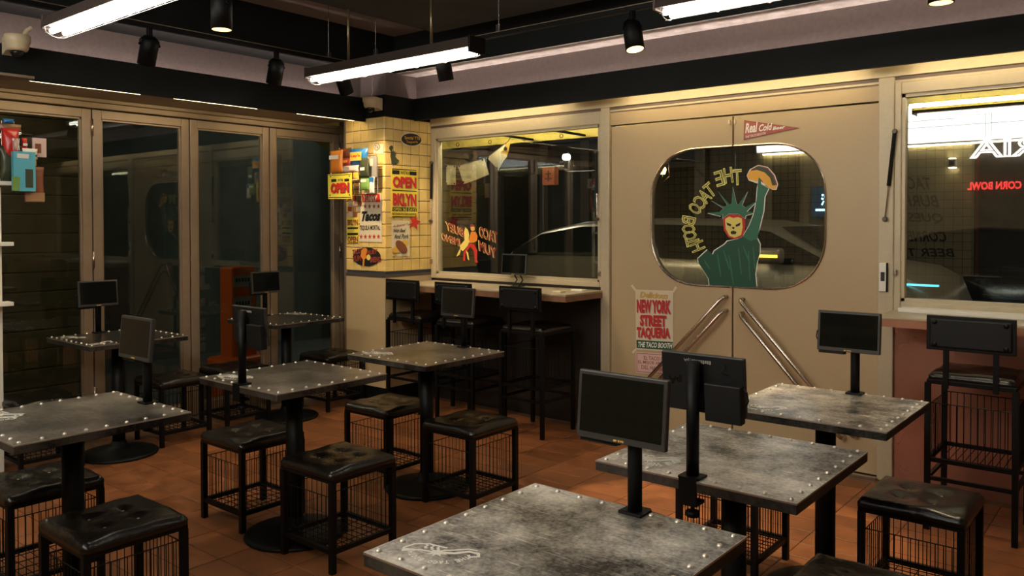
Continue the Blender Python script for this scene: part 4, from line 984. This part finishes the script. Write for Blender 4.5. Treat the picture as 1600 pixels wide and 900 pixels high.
pack('snack_bag', 'red pouch between the orange and the blue bag', 'snack', Q0, (272,200,392,312), 'Y', YS+.01, nY, P_DRED, .015, 4, (P_ORG, -.5, -.2, .5, .4))
pack('snack_pack', 'white and pink pack over the OPEN sign corner', 'snack', Q0, (285,312,500,402), 'Y', YS+.01, nY, P_PNK, .012, 5, (P_GRY, -.9, -.6, -.1, .6))
pack('snack_pack', 'yellow pack right of the OPEN sign', 'snack', Q0, (418,402,502,512), 'Y', YS+.01, nY, P_GLD, .012, 6, (P_WHT, -.9, -.95, .9, -.75))
pack('snack_pouch', 'dark green hanging pouch on the pillar rack', 'snack', Q0, (512,200,642,470), 'Y', YS-.01, nY, P_OLV, .012, 7, (P_WHT, -.6, -.3, .3, .0))
pack('snack_pouch', 'light green hanging pouch below the dark green one', 'snack', Q0, (520,478,648,655), 'Y', YS, nY, P_LGR, .012, 8, (P_WHT, -.6, .3, .6, .7))
pack('snack_pouch', 'white and blue strip pack at the lower right of the pillar rack', 'snack', Q0, (645,465,722,700), 'Y', YS+.01, nY, P_WHT, .008, 9, (P_BLU, -.9, .4, .9, .95))
pack('card_holder', 'clear grey card holder at the right of the pillar rack', 'holder', Q0, (655,180,760,470), 'Y', YS+.06, nY, P_GRY, .006, 10, (P_CRM, -.7, .1, .0, .8), None, True, 'pillar rack holders')
sg = sheet('hanging_sign', "yellow WE'RE OPEN sign hanging from the pillar rack", 'sign', [Q0(70,428), Q0(408,408), Q0(412,770), Q0(78,775)], 'Y', YS-.03, P_YEL, OFY)
bars(sg, 'Y', YS-.03, OFY, P_BLK, [[Q0(84,438),Q0(396,424),Q0(396,432),Q0(84,446)], [Q0(84,748),Q0(400,745),Q0(400,752),Q0(84,756)], [Q0(120,496),Q0(192,492),Q0(194,530),Q0(122,538)], [Q0(306,490),Q0(372,486),Q0(374,524),Q0(308,530)]])
text_px("WE'RE", Q0(212,526), Q0(290,524), Q0(212,490), 'Y', YS-.03, P_BLK, sg, off=T2(OFY)); text_px('OPEN', Q0(122,702), Q0(380,690), Q0(122,556), 'Y', YS-.03, P_BLK, sg, off=T2(OFY), bold=.06); text_px('OPEN', Q0(116,696), Q0(372,684), Q0(116,550), 'Y', YS-.03, P_RED, sg, off=OFY*2.6, bold=.06)
for q in ((112,462),(374,452),(104,720),(378,716)): blob(ell(Q0, q[0], q[1], 8, 10), 'Y', YS-.03, OFY, P_BLK, sg, 'eyelet')
# left rack
nX = (1, 0, 0); XS_ = -5.42; L_ = lambda x, y: (x/5.625, 170+y/5.625)
t = thing('display_rack', 'white display rack at the left edge of the picture', 'rack', (-5.5, 1.75, 0))
ye = at(2, 400, 'X', -5.5).y
link('rack_post', MB().cbox(-5.515, -5.49, ye-.03, ye, 0, 1.72, .003), P_WHT, t)
link('rack_post', MB().cbox(-5.515, -5.49, ye-.50, ye-.47, 0, 2.1, .003), P_WHT, t)
for y_ in (287, 381, 474):
    a = at(17, y_, 'X', -5.45); link('rack_shelf', MB().cbox(-5.49, -5.40, ye-.50, a.y, a.z-.012, a.z+.012, .003), P_WHT, t)
rk = MB()
for i in range(4): rk.tube([(-5.47, 1.62+.10*i, 1.72), (-5.47, 1.62+.10*i, 2.12)], .0022, 4, False)
for z in (1.80, 1.95, 2.05): rk.tube([(-5.47, 1.5, z), (-5.47, 2.02, z)], .0025, 4, False)
rk.tube([(-5.50, ye-.015, 1.72), (-5.47, ye, 1.80), (-5.47, ye, 2.12)], .004, 5)
link('wire_grid', rk, M['chrome'], t)
def lp(name, lab, box, m, d, k, panel=None, word=None, fb=False, dx=0., cat='snack'): return pack(name, lab, cat, L_, box, 'X', XS_+dx, nX, m, d, 20+k, panel, word, fb, 'packs on the left rack')
lp('snack_bag', 'red chocolate bag with white lettering on the left rack', (10,165,168,470), P_RED, .035, 1, None, ('TWIX', P_WHT, -.1, -.3, .75, .4))
lp('snack_bag', 'silver brown bag top on the left rack', (-30,122,188,185), P_KRAFT, .02, 2, None, None, False, -.03)
lp('snack_pack', 'small blue pack on top of the left rack', (25,84,122,124), P_BLU, .012, 3)
lp('snack_pack', 'small red tin on the left rack', (190,255,238,362), P_RED, .012, 4, (P_WHT, -.8, -.3, .8, .1))
lp('snack_pack', 'white blister pack at the right of the left rack', (285,255,402,420), P_PNK, .008, 5, (P_BRN, -.7, -.6, .2, .4), None, True)
lp('snack_pack', 'white wrapped pack above the blue toy box', (195,345,330,440), P_WHT, .014, 6, (P_GRN, .3, -.5, .8, -.1), None, False, .02)
lp('snack_bag', 'black pouch hanging under the red chocolate bag', (0,320,118,640), P_OLV, .02, 7, None, None, False, .01)
tb = lp('toy_box', 'blue and green toy box with a dark window on the left rack', (108,372,300,722), P_CYA, .018, 8, (P_OLV, .05, -.82, .75, .12), None, True, .05, 'box')
link('pack_label', MB().prism([Vector((0,0,0))+q for q in [at(*L_(*p), 'X', XS_+.072) for p in ((108,590),(175,600),(170,722),(108,716))]], (.001,0,0)), P_LGR, tb)
link('pack_label', MB().prism([at(*L_(*p), 'X', XS_+.074) for p in ((150,392),(255,400),(252,440),(150,432))], (.001,0,0)), P_WHT, tb)
lp('snack_pack', 'small yellow sweet pack behind the blue toy box', (255,430,322,500), P_GLD, .01, 9)
br_ = lp('snack_pouch', 'brown jerky pouch at the bottom of the left rack', (208,505,385,822), P_BRN, .014, 10, (P_KRAFT, -.95, -.95, .95, -.45), None, False, .01)

# ------------------------------------------------------------------ things on the wall behind the camera
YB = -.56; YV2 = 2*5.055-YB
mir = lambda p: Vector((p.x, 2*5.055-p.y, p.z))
t = thing('menu_lightbox', 'long white menu lightbox on the wall behind the camera, mirrored in the right window', 'lightbox', (-2.6, -.5, 2.43))
link('lightbox_case', MB().box(-4.42, -.8, -.557, -.455, 2.425, 2.90), M['fixwhite'], t)
link('lightbox_face', MB().box(-4.40, -.82, -.4545, -.45, 2.44, 2.885), mat('lightbox face', (1,1,1), .5, emit=(1,.97,.90), estr=LBOX), t)
link('lightbox_lines', MB().box(-4.40, -.82, -.449, -.448, 2.62, 2.626).box(-2.9, -2.0, -.449, -.448, 2.70, 2.706).box(-1.72, -1.715, -.449, -.448, 2.44, 2.885).box(-1.66, -1.655, -.449, -.448, 2.44, 2.885), P_BLU, t)
setp(link('door_panel', MB().cbox(-1.84, -.3, YB+.003, -.53, 0, 2.42, .004), mat('dark wood panel', (.06, .045, .03), .5, 0, .2, 5)), 'dark wood panel behind the camera beside the tiled menu wall', 'panel')
setp(link('copper_pipe', MB().tube([(-1.80, -.51, .3), (-1.80, -.51, 2.25)], .018, 8), mat('copper', (.45, .14, .06), .3, .8)), 'copper pipe running up the wall behind the camera', 'pipe')
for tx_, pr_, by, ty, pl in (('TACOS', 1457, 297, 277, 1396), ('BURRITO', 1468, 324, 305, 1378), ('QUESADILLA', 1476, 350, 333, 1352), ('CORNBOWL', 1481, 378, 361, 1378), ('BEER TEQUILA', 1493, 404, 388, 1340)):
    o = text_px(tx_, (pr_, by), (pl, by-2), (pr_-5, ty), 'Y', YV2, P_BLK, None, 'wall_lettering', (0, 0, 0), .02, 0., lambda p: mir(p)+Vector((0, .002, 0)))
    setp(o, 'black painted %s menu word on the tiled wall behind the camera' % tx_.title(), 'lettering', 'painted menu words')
def neon(txt, x_right, x_left, z0, z1, y, col, s_, outline, lab):
    o = link('neon_sign', text_mb(MB(), txt, (x_right, y, z0), (x_left-x_right, 0, 0), (0, 0, z1-z0), Vector((0,1,0)), .0, outline), mat('neon '+lab[:4], (1,1,1), .5, emit=col, estr=s_))
    setp(o, lab, 'neon sign')
neon('TAQUERIA', .30, -1.87, 2.19, 2.44, -.42, (1, .95, .85), 14, .03, 'white outline TAQUERIA neon below the lightbox behind the camera')
neon('CORN BOWL', -1.36, -1.89, 1.87, 1.96, -.44, (1, .03, .03), 9, .03, 'red CORN BOWL neon behind the camera')
for z_, tx_ in ((1.69, 'TAQUERIA'), (1.46, 'BOOTH')):
    o = link('wall_lettering', text_mb(MB(), tx_, (-.9, -.528, z_), (-.88, 0, 0), (0, 0, .13), None, .03), P_BLK); setp(o, 'black %s lettering on the dark panel behind the camera' % tx_.title(), 'lettering')
t = thing('wall_sconce', 'white up and down wall lamp behind the camera', 'wall lamp', (-2.06, -.5, 2.1))
link('sconce_body', MB().cbox(-2.10, -2.02, -.56, -.46, 2.14, 2.24, .006), P_WHT, t); link('sconce_front', MB().box(-2.085, -2.035, -.46, -.455, 2.165, 2.215), P_BLK, t)
link('added_wash_strip', MB().box(-4.35, -.85, -.545, -.52, 2.408, 2.425), mat('added wash strip', (1,1,1), .5, emit=(1, .86, .55), estr=34), [o for o in COL.objects if o.name == 'menu_lightbox'][0])  # strip added under the lightbox to brighten the tiled wall
em = mat('sconce glow', (1,1,1), .5, emit=(1, .86, .52), estr=160)
link('lamp_glass', MB().box(-2.09, -2.03, -.54, -.47, 2.24, 2.246), em, t); link('lamp_glass', MB().box(-2.09, -2.03, -.54, -.47, 2.134, 2.14), em, t)

# ------------------------------------------------------------------ the street outside the window wall
asph = mat('asphalt', (.05, .05, .052), .7, 0, .3, 30, .3, 200)
struct('ground_street', MB().box(-16, 6, 5.12, 14, -.3, -.14), asph)
struct('ground_alley', MB().box(-14, -6.0, -4, 5.12, -.3, -.14), asph)
# awning with grommets
ay = mat('yellow awning', (.75, .58, .12), .6, 0, .1, 10)
t = thing('awning', 'yellow awning edge with eyelets outside the windows', 'awning', (-2.5, 5.6, 2.3))
link('valance', MB().box(-7.5, 1.5, 5.898, 5.904, 2.245, 2.325), ay, t)
link('canopy', MB().prism([(-7.5, 5.14, 2.62), (-7.5, 5.9, 2.325), (-7.5, 5.9, 2.33), (-7.5, 5.14, 2.63)], (9, 0, 0)), ay, t)
for i in range(20): 
    x = -7.2+.42*i; link('eyelet', MB().tube([(x+.018*math.cos(a_*PI/4), 5.894, 2.275+.018*math.sin(a_*PI/4)) for a_ in range(8)], .004, 5, False, True), P_BRN, t)
for x in (-4.62, -4.05): link('awning_arm', MB().tube([(x, 5.13, 2.28), (x+.05, 5.88, 2.26)], .012, 6), M['black'], t)
for lab, a, b, z, y in (('outdoor tube lamp under the awning at the right window', -1.38, .9, 2.262, 5.80), ('unseen tube lamp added under the awning to light the cream flags', -5.2, -3.5, 2.36, 5.165)):  # pennant window tube is added out of sight to light flags and awning
    setp(link('outdoor_tube', MB().tube([(a, y, z), (b, y, z)], .014, 8), mat('outdoor tube', (1,1,1), .5, emit=(1, .90, .66), estr=14) if a > -2 else mat('added flag light tube', (1,1,1), .5, emit=(1, .88, .62), estr=120)), lab, 'tube lamp')
# pennants behind window 1
W_ = lambda x, y: (685+x/6.154, 195+y/6.154)
cloth = mat('flag cloth', (.74, .62, .36), .7, 0, .12, 30)
def flag(q, lab, k):
    P4 = [at(*W_(*p), 'Y', 5.24) for p in q]; n = 8; mb = MB(); vs = []
    for s_ in (0, .002):
        for j in range(n+1):
            for i in range(n+1):
                a, b = i/n, j/n; p = (P4[0]*(1-a)+P4[1]*a)*(1-b)+(P4[3]*(1-a)+P4[2]*a)*b
                vs.append(p+Vector((0, .02*math.sin(3*a+k)*b+s_, 0)))
    m1 = (n+1)**2; fs = []
    for s_ in (0, 1):
        for j in range(n):
            for i in range(n):
                c = s_*m1+j*(n+1)+i; fs.append((c, c+1, c+n+2, c+n+1))
    t = thing('pennant_flag', lab, 'flag', P4[0], 'cream flags on a line'); link('flag_cloth', mb.add(vs, fs), cloth, t, True)
    c = (P4[0]+P4[1]+P4[2]+P4[3])/4
    link('lettering', text_mb(MB(), '7', c+Vector((.03, -.012, -.03)), Vector((-.03,0,0)), Vector((0,0,.08)), None, .0), P_WHT, t)
    for cn in P4:
        e_ = cn.lerp(c, .13)+Vector((0, -.004, 0)); link('eyelet', MB().lathe([(.009,-.001),(.009,.002)], e_, 8, 'Y'), P_BLK, t)
    return t
flag([(75,385),(165,390),(165,578),(75,575)], 'leftmost cream flag, cut by the window frame', 0)
flag([(185,395),(440,322),(497,478),(230,568)], 'middle cream flag on the line outside the pennant window', 1)
t3 = flag([(465,315),(665,165),(672,310),(562,432)], 'right cream flag hanging twisted with a yellow printed corner', 2)
link('printed_corner', MB().prism([at(*W_(*p), 'Y', 5.225) for p in ((600,275),(660,170),(690,180),(665,290),(640,280))], (0,-.001,0)), P_GLD, t3); link('printed_mark', MB().prism([at(*W_(*p), 'Y', 5.221) for p in ((628,225),(645,205),(662,225),(655,250),(632,248))], (0,-.001,0)), P_BLK, t3)
ln = [at(*W_(*q), 'Y', 5.241) for q in ((75,386),(165,391),(185,396),(440,323),(465,316),(665,166),(700,112))]
setp(link('flag_line', MB().tube([ln[0]+Vector((-.12, 0, .01))]+ln+[Vector((ln[-1].x+.02, 5.241, 2.58))], .003, 5), P_BLK), 'black line carrying the cream flags', 'line')
# cars
def car(x0, x1, yc, half, prof, belt, m, lab, gm, z0=-.14):
    """prof: top contour from rear (0) to front (1)"""
    t = thing('parked_car', lab, 'car', ((x0+x1)/2, yc, z0)); vs = []; fs = []; n = len(prof)
    for (f_, zt) in prof:
        x = x0+(x1-x0)*f_; e = .82+.18*min(1, min(f_, 1-f_)/.08); h = half*e; g_ = max(0., zt-belt)
        sec = [(h*.9, z0+.18), (h, z0+.45), (h, min(zt, belt)-.06), (h*.97, min(zt, belt)), (h*(.95-.16*g_/.45), min(zt, belt)+g_*.9), (h*(.80-.16*g_/.45), zt)]
        vs += [(x, yc-a, b) for a, b in sec]+[(x, yc+a, b) for a, b in sec[::-1]]
    k = 12
    for i in range(n-1):
        for j in range(k): fs.append((i*k+j, i*k+(j+1) % k, (i+1)*k+(j+1) % k, (i+1)*k+j))
    fs += [tuple(range(k)), tuple((n-1)*k+j for j in range(k))]
    body = link('car_body', MB().add(vs, fs), m, t, True)
    # side glass and windshield as panels lying on the greenhouse
    def gp(i, j, lo=.08, hi=.94, off=.006):
        a0, a1, b0, b1 = (Vector(vs[i*k+3]), Vector(vs[i*k+4]), Vector(vs[j*k+3]), Vector(vs[j*k+4]))
        q = [a0.lerp(a1, lo), b0.lerp(b1, lo), b0.lerp(b1, hi), a0.lerp(a1, hi)]
        return MB().prism([p+Vector((0, -off, .002)) for p in q], (0, -.004, 0))
    for i, (f_, zt) in enumerate(prof[:-1]):
        if max(zt, prof[i+1][1]) > belt+.15: link('side_window', gp(i, i+1), gm, body)
    for i in range(n-1):
        zt, zn = prof[i][1], prof[i+1][1]
        if zt > belt+.25 and zn <= belt+.12:
            a, b, c, d = Vector(vs[i*k+5]), Vector(vs[i*k+6]), Vector(vs[(i+1)*k+6]), Vector(vs[(i+1)*k+5])
            q = [a.lerp(d, .06)+Vector((0,.04,0)), b.lerp(c, .06)-Vector((0,.04,0)), b.lerp(c, .94)-Vector((0,.04,0)), a.lerp(d, .94)+Vector((0,.04,0))]
            link('windshield', MB().prism([p+Vector((.004, 0, .008)) for p in q], (.004, 0, .006)), gm, body)
    for f_ in (.2, .8):
        x = x0+(x1-x0)*f_
        for s_ in (-1, 1):
            w_ = link('wheel', MB().lathe([(.16,-.11),(.33,-.10),(.34,0),(.33,.10),(.16,.11)], (x, yc+s_*(half-.1), z0+.34), 20, 'Y'), M['blackrough'], t, True)
            link('hubcap', MB().lathe([(.2,-.115),(.19,.115)], (x, yc+s_*(half-.1), z0+.34), 14, 'Y'), M['chrome'], w_)
    return t
cg_ = mat('dark car glass', (.01, .012, .012), .05)
suv = car(-6.2, -1.50, 8.05, .90, [(0,.75),(.02,1.05),(.06,1.2),(.14,1.42),(.25,1.52),(.45,1.55),(.62,1.53),(.70,1.47),(.82,1.16),(.93,1.08),(.975,.98),(1,.7)], 1.12, mat('champagne car paint', (.30, .255, .19), .3, .6), 'champagne coloured car parked behind the double door window', cg_)
mp_ = at(1203, 400, 'Y', 7.02)
mr_ = link('mirror', MB().cbox(mp_.x-.12, mp_.x+.10, 6.98, 7.12, mp_.z-.07, mp_.z+.07, .03), MATS['champagne car paint'], suv, True)
link('indicator', MB().box(mp_.x-.12, mp_.x+.08, 6.97, 6.985, mp_.z-.012, mp_.z+.012), mat('amber indicator', (1,.6,.1), .5, emit=(1,.5,.05), estr=6), mr_)
link('door_handle', MB().cbox(-4.15, -3.95, 7.12, 7.16, .98, 1.01, .01), MATS['champagne car paint'], suv)
link('running_light', MB().box(-1.95, -1.49, 7.20, 7.215, .985, 1.0), mat('cyan light', (.2,.8,1), .5, emit=(.1,.65,1), estr=3), suv)
car(-3.4, .9, 10.2, .88, [(0,.7),(.03,1.0),(.12,1.08),(.2,1.22),(.32,1.40),(.42,1.45),(.52,1.43),(.62,1.34),(.74,1.08),(.93,.98),(1,.65)], 1.02, mat('black car paint', (.012, .013, .014), .15, .2, coat=.8), 'black car parked beyond the right window', cg_)
# street lamps added out of view to light the parked cars
for lab, x, y, h_, e_ in (('unseen street lamp added between the parked cars and the awning', -.2, 6.35, 3.9, 1.), ('unseen street lamp added beyond the pennant window', -8.3, 7.6, 3.9, .8)):
    t = thing('street_lamp', lab, 'lamp', (x, y, -.14))
    link('lamp_post', MB().tube([(x, y, -.14), (x, y, h_), (x-.5*(1 if x > -4 else -1), y+.1, h_+.25)], .04, 8), M['black'], t)
    hx_ = x-.55*(1 if x > -4 else -1)
    link('lamp_head', MB().cbox(hx_-.2, hx_+.2, y, y+.2, h_+.2, h_+.3, .02), M['black'], t)
    link('lamp_glass', MB().box(hx_-.17, hx_+.17, y+.03, y+.17, h_+.19, h_+.2), mat('added lamp glass', (1,1,1), .5, emit=(1,.9,.72), estr=STREET), t)
# buildings across the street
def wallthing(name, lab, mb, m): return setp(link(name, mb, m), lab, 'building')
b1 = thing('street_building', 'dark street front opposite with a lamp and an orange sign', 'building', (-6, 12, -.14))
dk = mat('dark street wall', (.045, .042, .038), .7, 0, .3, 3); tan = mat('tan street wall', (.22, .17, .115), .7, 0, .2, 3)
link('front_wall', MB().box(-16, -4.9, 12, 12.3, -.14, 6), dk, b1)
for x in (-10.2, -9.0, -8.1, -6.9, -5.9): link('pilaster', MB().box(x-.09, x+.09, 11.9, 12.05, -.14, 4.5), mat('grey pilaster', (.10, .085, .07), .6), b1)
for x in (-9.6, -7.5, -6.4): link('shop_window', MB().box(x-.4, x+.4, 11.97, 12.0, .2, 2.4), cg_, b1)
link('lintel', MB().box(-16, -4.9, 11.9, 12.0, 2.95, 3.15), MATS['grey pilaster'], b1)
b2 = thing('street_building', 'tan street front opposite with the blue lit sign', 'building', (-1, 12, -.14))
link('front_wall', MB().box(-4.9, 6, 12, 12.3, -.14, 6), tan, b2); link('dark_doorway', MB().box(-4.75, -4.35, 11.96, 12.0, -.14, 3.2), M['black'], b2); link('lintel', MB().box(-4.9, 6, 11.9, 12.0, 2.6, 2.8), MATS['grey pilaster'], b2)
def emis(name, col, s_): return mat(name, (1,1,1), .5, emit=col, estr=s_)
p = at(885, 246, 'Y', 9.6)
t = thing('street_lamp', 'bright white bulkhead lamp with a grille outside the pennant window', 'lamp', p)
link('lamp_glass', MB().lathe([(.02,.05),(.05,.04),(.06,0),(.05,-.03),(.02,-.04)], p, 12), emis('white lamp', (1,.95,.85), 25), t, True)
lg = MB()
for i in range(9): lg.tube([p+Vector((-.12+.03*i, 0, -.05)), p+Vector((-.12+.03*i, 0, -.17))], .004, 4, False)
link('lamp_grille', lg.box(p.x-.13, p.x+.13, p.y-.02, p.y+.02, p.z-.18, p.z-.165), M['chrome'], t); link('lamp_post', MB().tube([(p.x, p.y+.08, -.14), (p.x, p.y+.08, p.z+.02), (p.x, p.y+.03, p.z+.06)], .022, 8), MATS['grey pilaster'], t)
p = at(860, 275, 'Y', 9.5)
t = thing('hanging_sign', 'orange lit box sign hanging outside the pennant window', 'sign', p)
link('sign_box', MB().cbox(p.x-.11, p.x+.11, p.y-.05, p.y+.05, p.z-.13, p.z+.13, .006), mat('orange sign', (.42, .11, .04), .5, emit=(.8,.22,.08), estr=.12), t)
link('sign_marks', MB().box(p.x-.05, p.x+.05, p.y-.056, p.y-.05, p.z+.02, p.z+.04).box(p.x-.06, p.x+.06, p.y-.056, p.y-.05, p.z-.05, p.z-.03).box(p.x-.01, p.x+.012, p.y-.056, p.y-.05, p.z-.08, p.z+.08), P_BRN, t)
link('sign_cap', MB().prism([p+Vector((-.14,-.06,.13)), p+Vector((.14,-.06,.13)), p+Vector((.08,-.06,.17)), p+Vector((-.08,-.06,.17))], (0,.12,0)), M['chrome'], t); link('sign_arm', MB().tube([p+Vector((.05,0,.15)), p+Vector((.3,.05,.05)), p+Vector((.7,.1,.05))], .012, 6), M['chrome'], t); link('sign_post', MB().tube([(p.x-.16, p.y+.05, -.14), (p.x-.16, p.y+.05, p.z+.15), (p.x, p.y, p.z+.15)], .018, 8), MATS['grey pilaster'], t)
a, b = at(1268, 292, 'Y', 11.8), at(1312, 340, 'Y', 11.8)
t = thing('lit_sign', 'blue lit wall sign with white characters seen through the door window', 'sign', a)
link('sign_box', MB().cbox(a.x, b.x, 11.8, 11.95, b.z, a.z, .01), mat('blue sign', (.006, .03, .06), .3, emit=(.004,.03,.06), estr=.6), t)
S_ = lambda x, y: (1180+x/6.925, 220+y/6.925)
sw = emis('sign strokes', (.45,.85,1), 4)
def stroke(q): return MB().prism([at(*S_(*p), 'Y', 11.79) for p in q], (0,-.01,0))
sk = MB()
for q in ([(725,575),(745,580),(735,600),(720,595)], [(718,615),(742,620),(735,640),(716,632)], [(715,690),(738,650),(748,655),(728,698)], [(752,590),(850,580),(850,600),(752,610)], [(770,565),(785,565),(770,640),(755,640)], [(760,625),(860,622),(860,638),(760,642)], [(770,640),(785,640),(785,695),(770,695)], [(800,640),(815,640),(815,695),(800,695)], [(655,738),(850,735),(850,758),(655,760)]): m1_ = stroke(q); sk.add(m1_.v, m1_.f)
link('sign_strokes', sk, sw, t)
p = at(1035, 266, 'Y', 11.0)
t = thing('lantern', 'warm caged lantern seen at the left of the door window', 'lamp', p)
link('lamp_glass', MB().lathe([(.02,.06),(.05,.04),(.06,0),(.04,-.06)], p, 10), emis('warm lamp', (1,.6,.2), 12), t, True)
lc = MB()
for i in range(6): lc.tube([p+Vector((.1*math.cos(i*PI/3), .1*math.sin(i*PI/3), .14)), p+Vector((.12*math.cos(i*PI/3), .12*math.sin(i*PI/3), -.1)), p+Vector((0,0,-.18))], .006, 4, False)
link('lamp_cage', lc, M['chrome'], t); link('lamp_arm', MB().tube([p+Vector((0,0,.14)), p+Vector((0,.98,.2))], .015, 6), M['black'], t)
# ------------------------------------------------------------------ the alley outside the folding doors
t = thing('plank_wall', 'dim horizontal plank wall outside the leftmost folding door', 'wall', (-7.9, 2.1, -.14))
pk = mat('weathered plank', (.13, .095, .05), .7, 0, .3, 5, rnd=.2)
pm_ = MB().cbox(-.02, .02, -2.3, 1.35, -.083, .083, .006).mesh('plank'); pm_.materials.append(pk)
for j in range(16): o = bpy.data.objects.new('plank', pm_); COL.objects.link(o); o.parent = t; o.location = (0, 0, .09+.172*j)
wallthing('alley_building', 'dark wall on the far side of the alley', MB().box(-9.8, -9.5, -4, 8.6, -.14, 5), mat('alley wall', (.05, .055, .05), .8, 0, .3, 3))
setp(link('kerb_line', MB().box(-6.85, -6.72, -2, 5.0, -.14, -.132), mat('yellow road paint', (.55, .42, .05), .6)), 'yellow painted line on the ground outside the folding doors', 'road line')
t = thing('added_alley_lamp', 'unseen alley lamp added on a post outside the folding doors', 'lamp', (-7.3, 1.6, -.14))  # added out of view to light the planks and the orange stand
link('lamp_post', MB().tube([(-7.3, 1.6, -.14), (-7.3, 1.6, 3.0)], .03, 8), M['black'], t)
link('lamp_head', MB().cbox(-7.45, -7.15, 1.45, 1.75, 3.0, 3.1, .02), M['black'], t)
link('lamp_glass', MB().box(-7.4, -7.2, 1.5, 1.7, 2.985, 3.0), mat('added alley lamp glass', (1,1,1), .5, emit=(1, .82, .55), estr=300), t)
t = thing('orange_stand', 'orange stand with pasted papers outside the folding doors', 'stand', (-6.6, 4.15, -.14))
oc = mat('orange plastic', (.65, .11, .015), .45)
y0_, y1_ = 4.02, 4.30
link('stand_column', MB().cbox(-6.75, -6.55, y0_+.02, y1_, -.14, 1.11, .02), oc, t); link('stand_foot', MB().cbox(-6.8, -6.45, 3.93, 4.42, -.14, .30, .03), oc, t)
link('paper', MB().box(-6.549, -6.546, y0_+.04, y1_-.06, .93, 1.03), P_GRY, t); link('paper', MB().box(-6.549, -6.546, y0_+.04, y1_-.06, .64, .84), P_GRY, t)
for zt, n_ in ((1.0, 2), (.79, 2), (.70, 2)):
    mb = MB()
    for i in range(5): mb.box(-6.5455, -6.5445, y0_+.06+.03*i, y0_+.08+.03*i, zt-.025, zt+.008)
    link('printed_marks', mb, P_BLK, t)
link('folded_leaflet', MB().prism([(-6.44, 3.96, .10), (-6.44, 4.10, .08), (-6.46, 4.12, .52)], (.004, 0, 0)), P_KRAFT, t)

# ------------------------------------------------------------------ origins of one-mesh things at their base
for o in list(COL.objects):
    if o.type == 'MESH' and o.parent is None and o.get('category') and o.data.users == 1 and tuple(o.location) == (0, 0, 0):
        cs = [v.co for v in o.data.vertices]
        c = Vector(((min(v.x for v in cs)+max(v.x for v in cs))/2, (min(v.y for v in cs)+max(v.y for v in cs))/2, min(v.z for v in cs)))
        o.data.transform(Matrix.Translation(-c)); o.location = c
        for ch in o.children: ch.location -= c
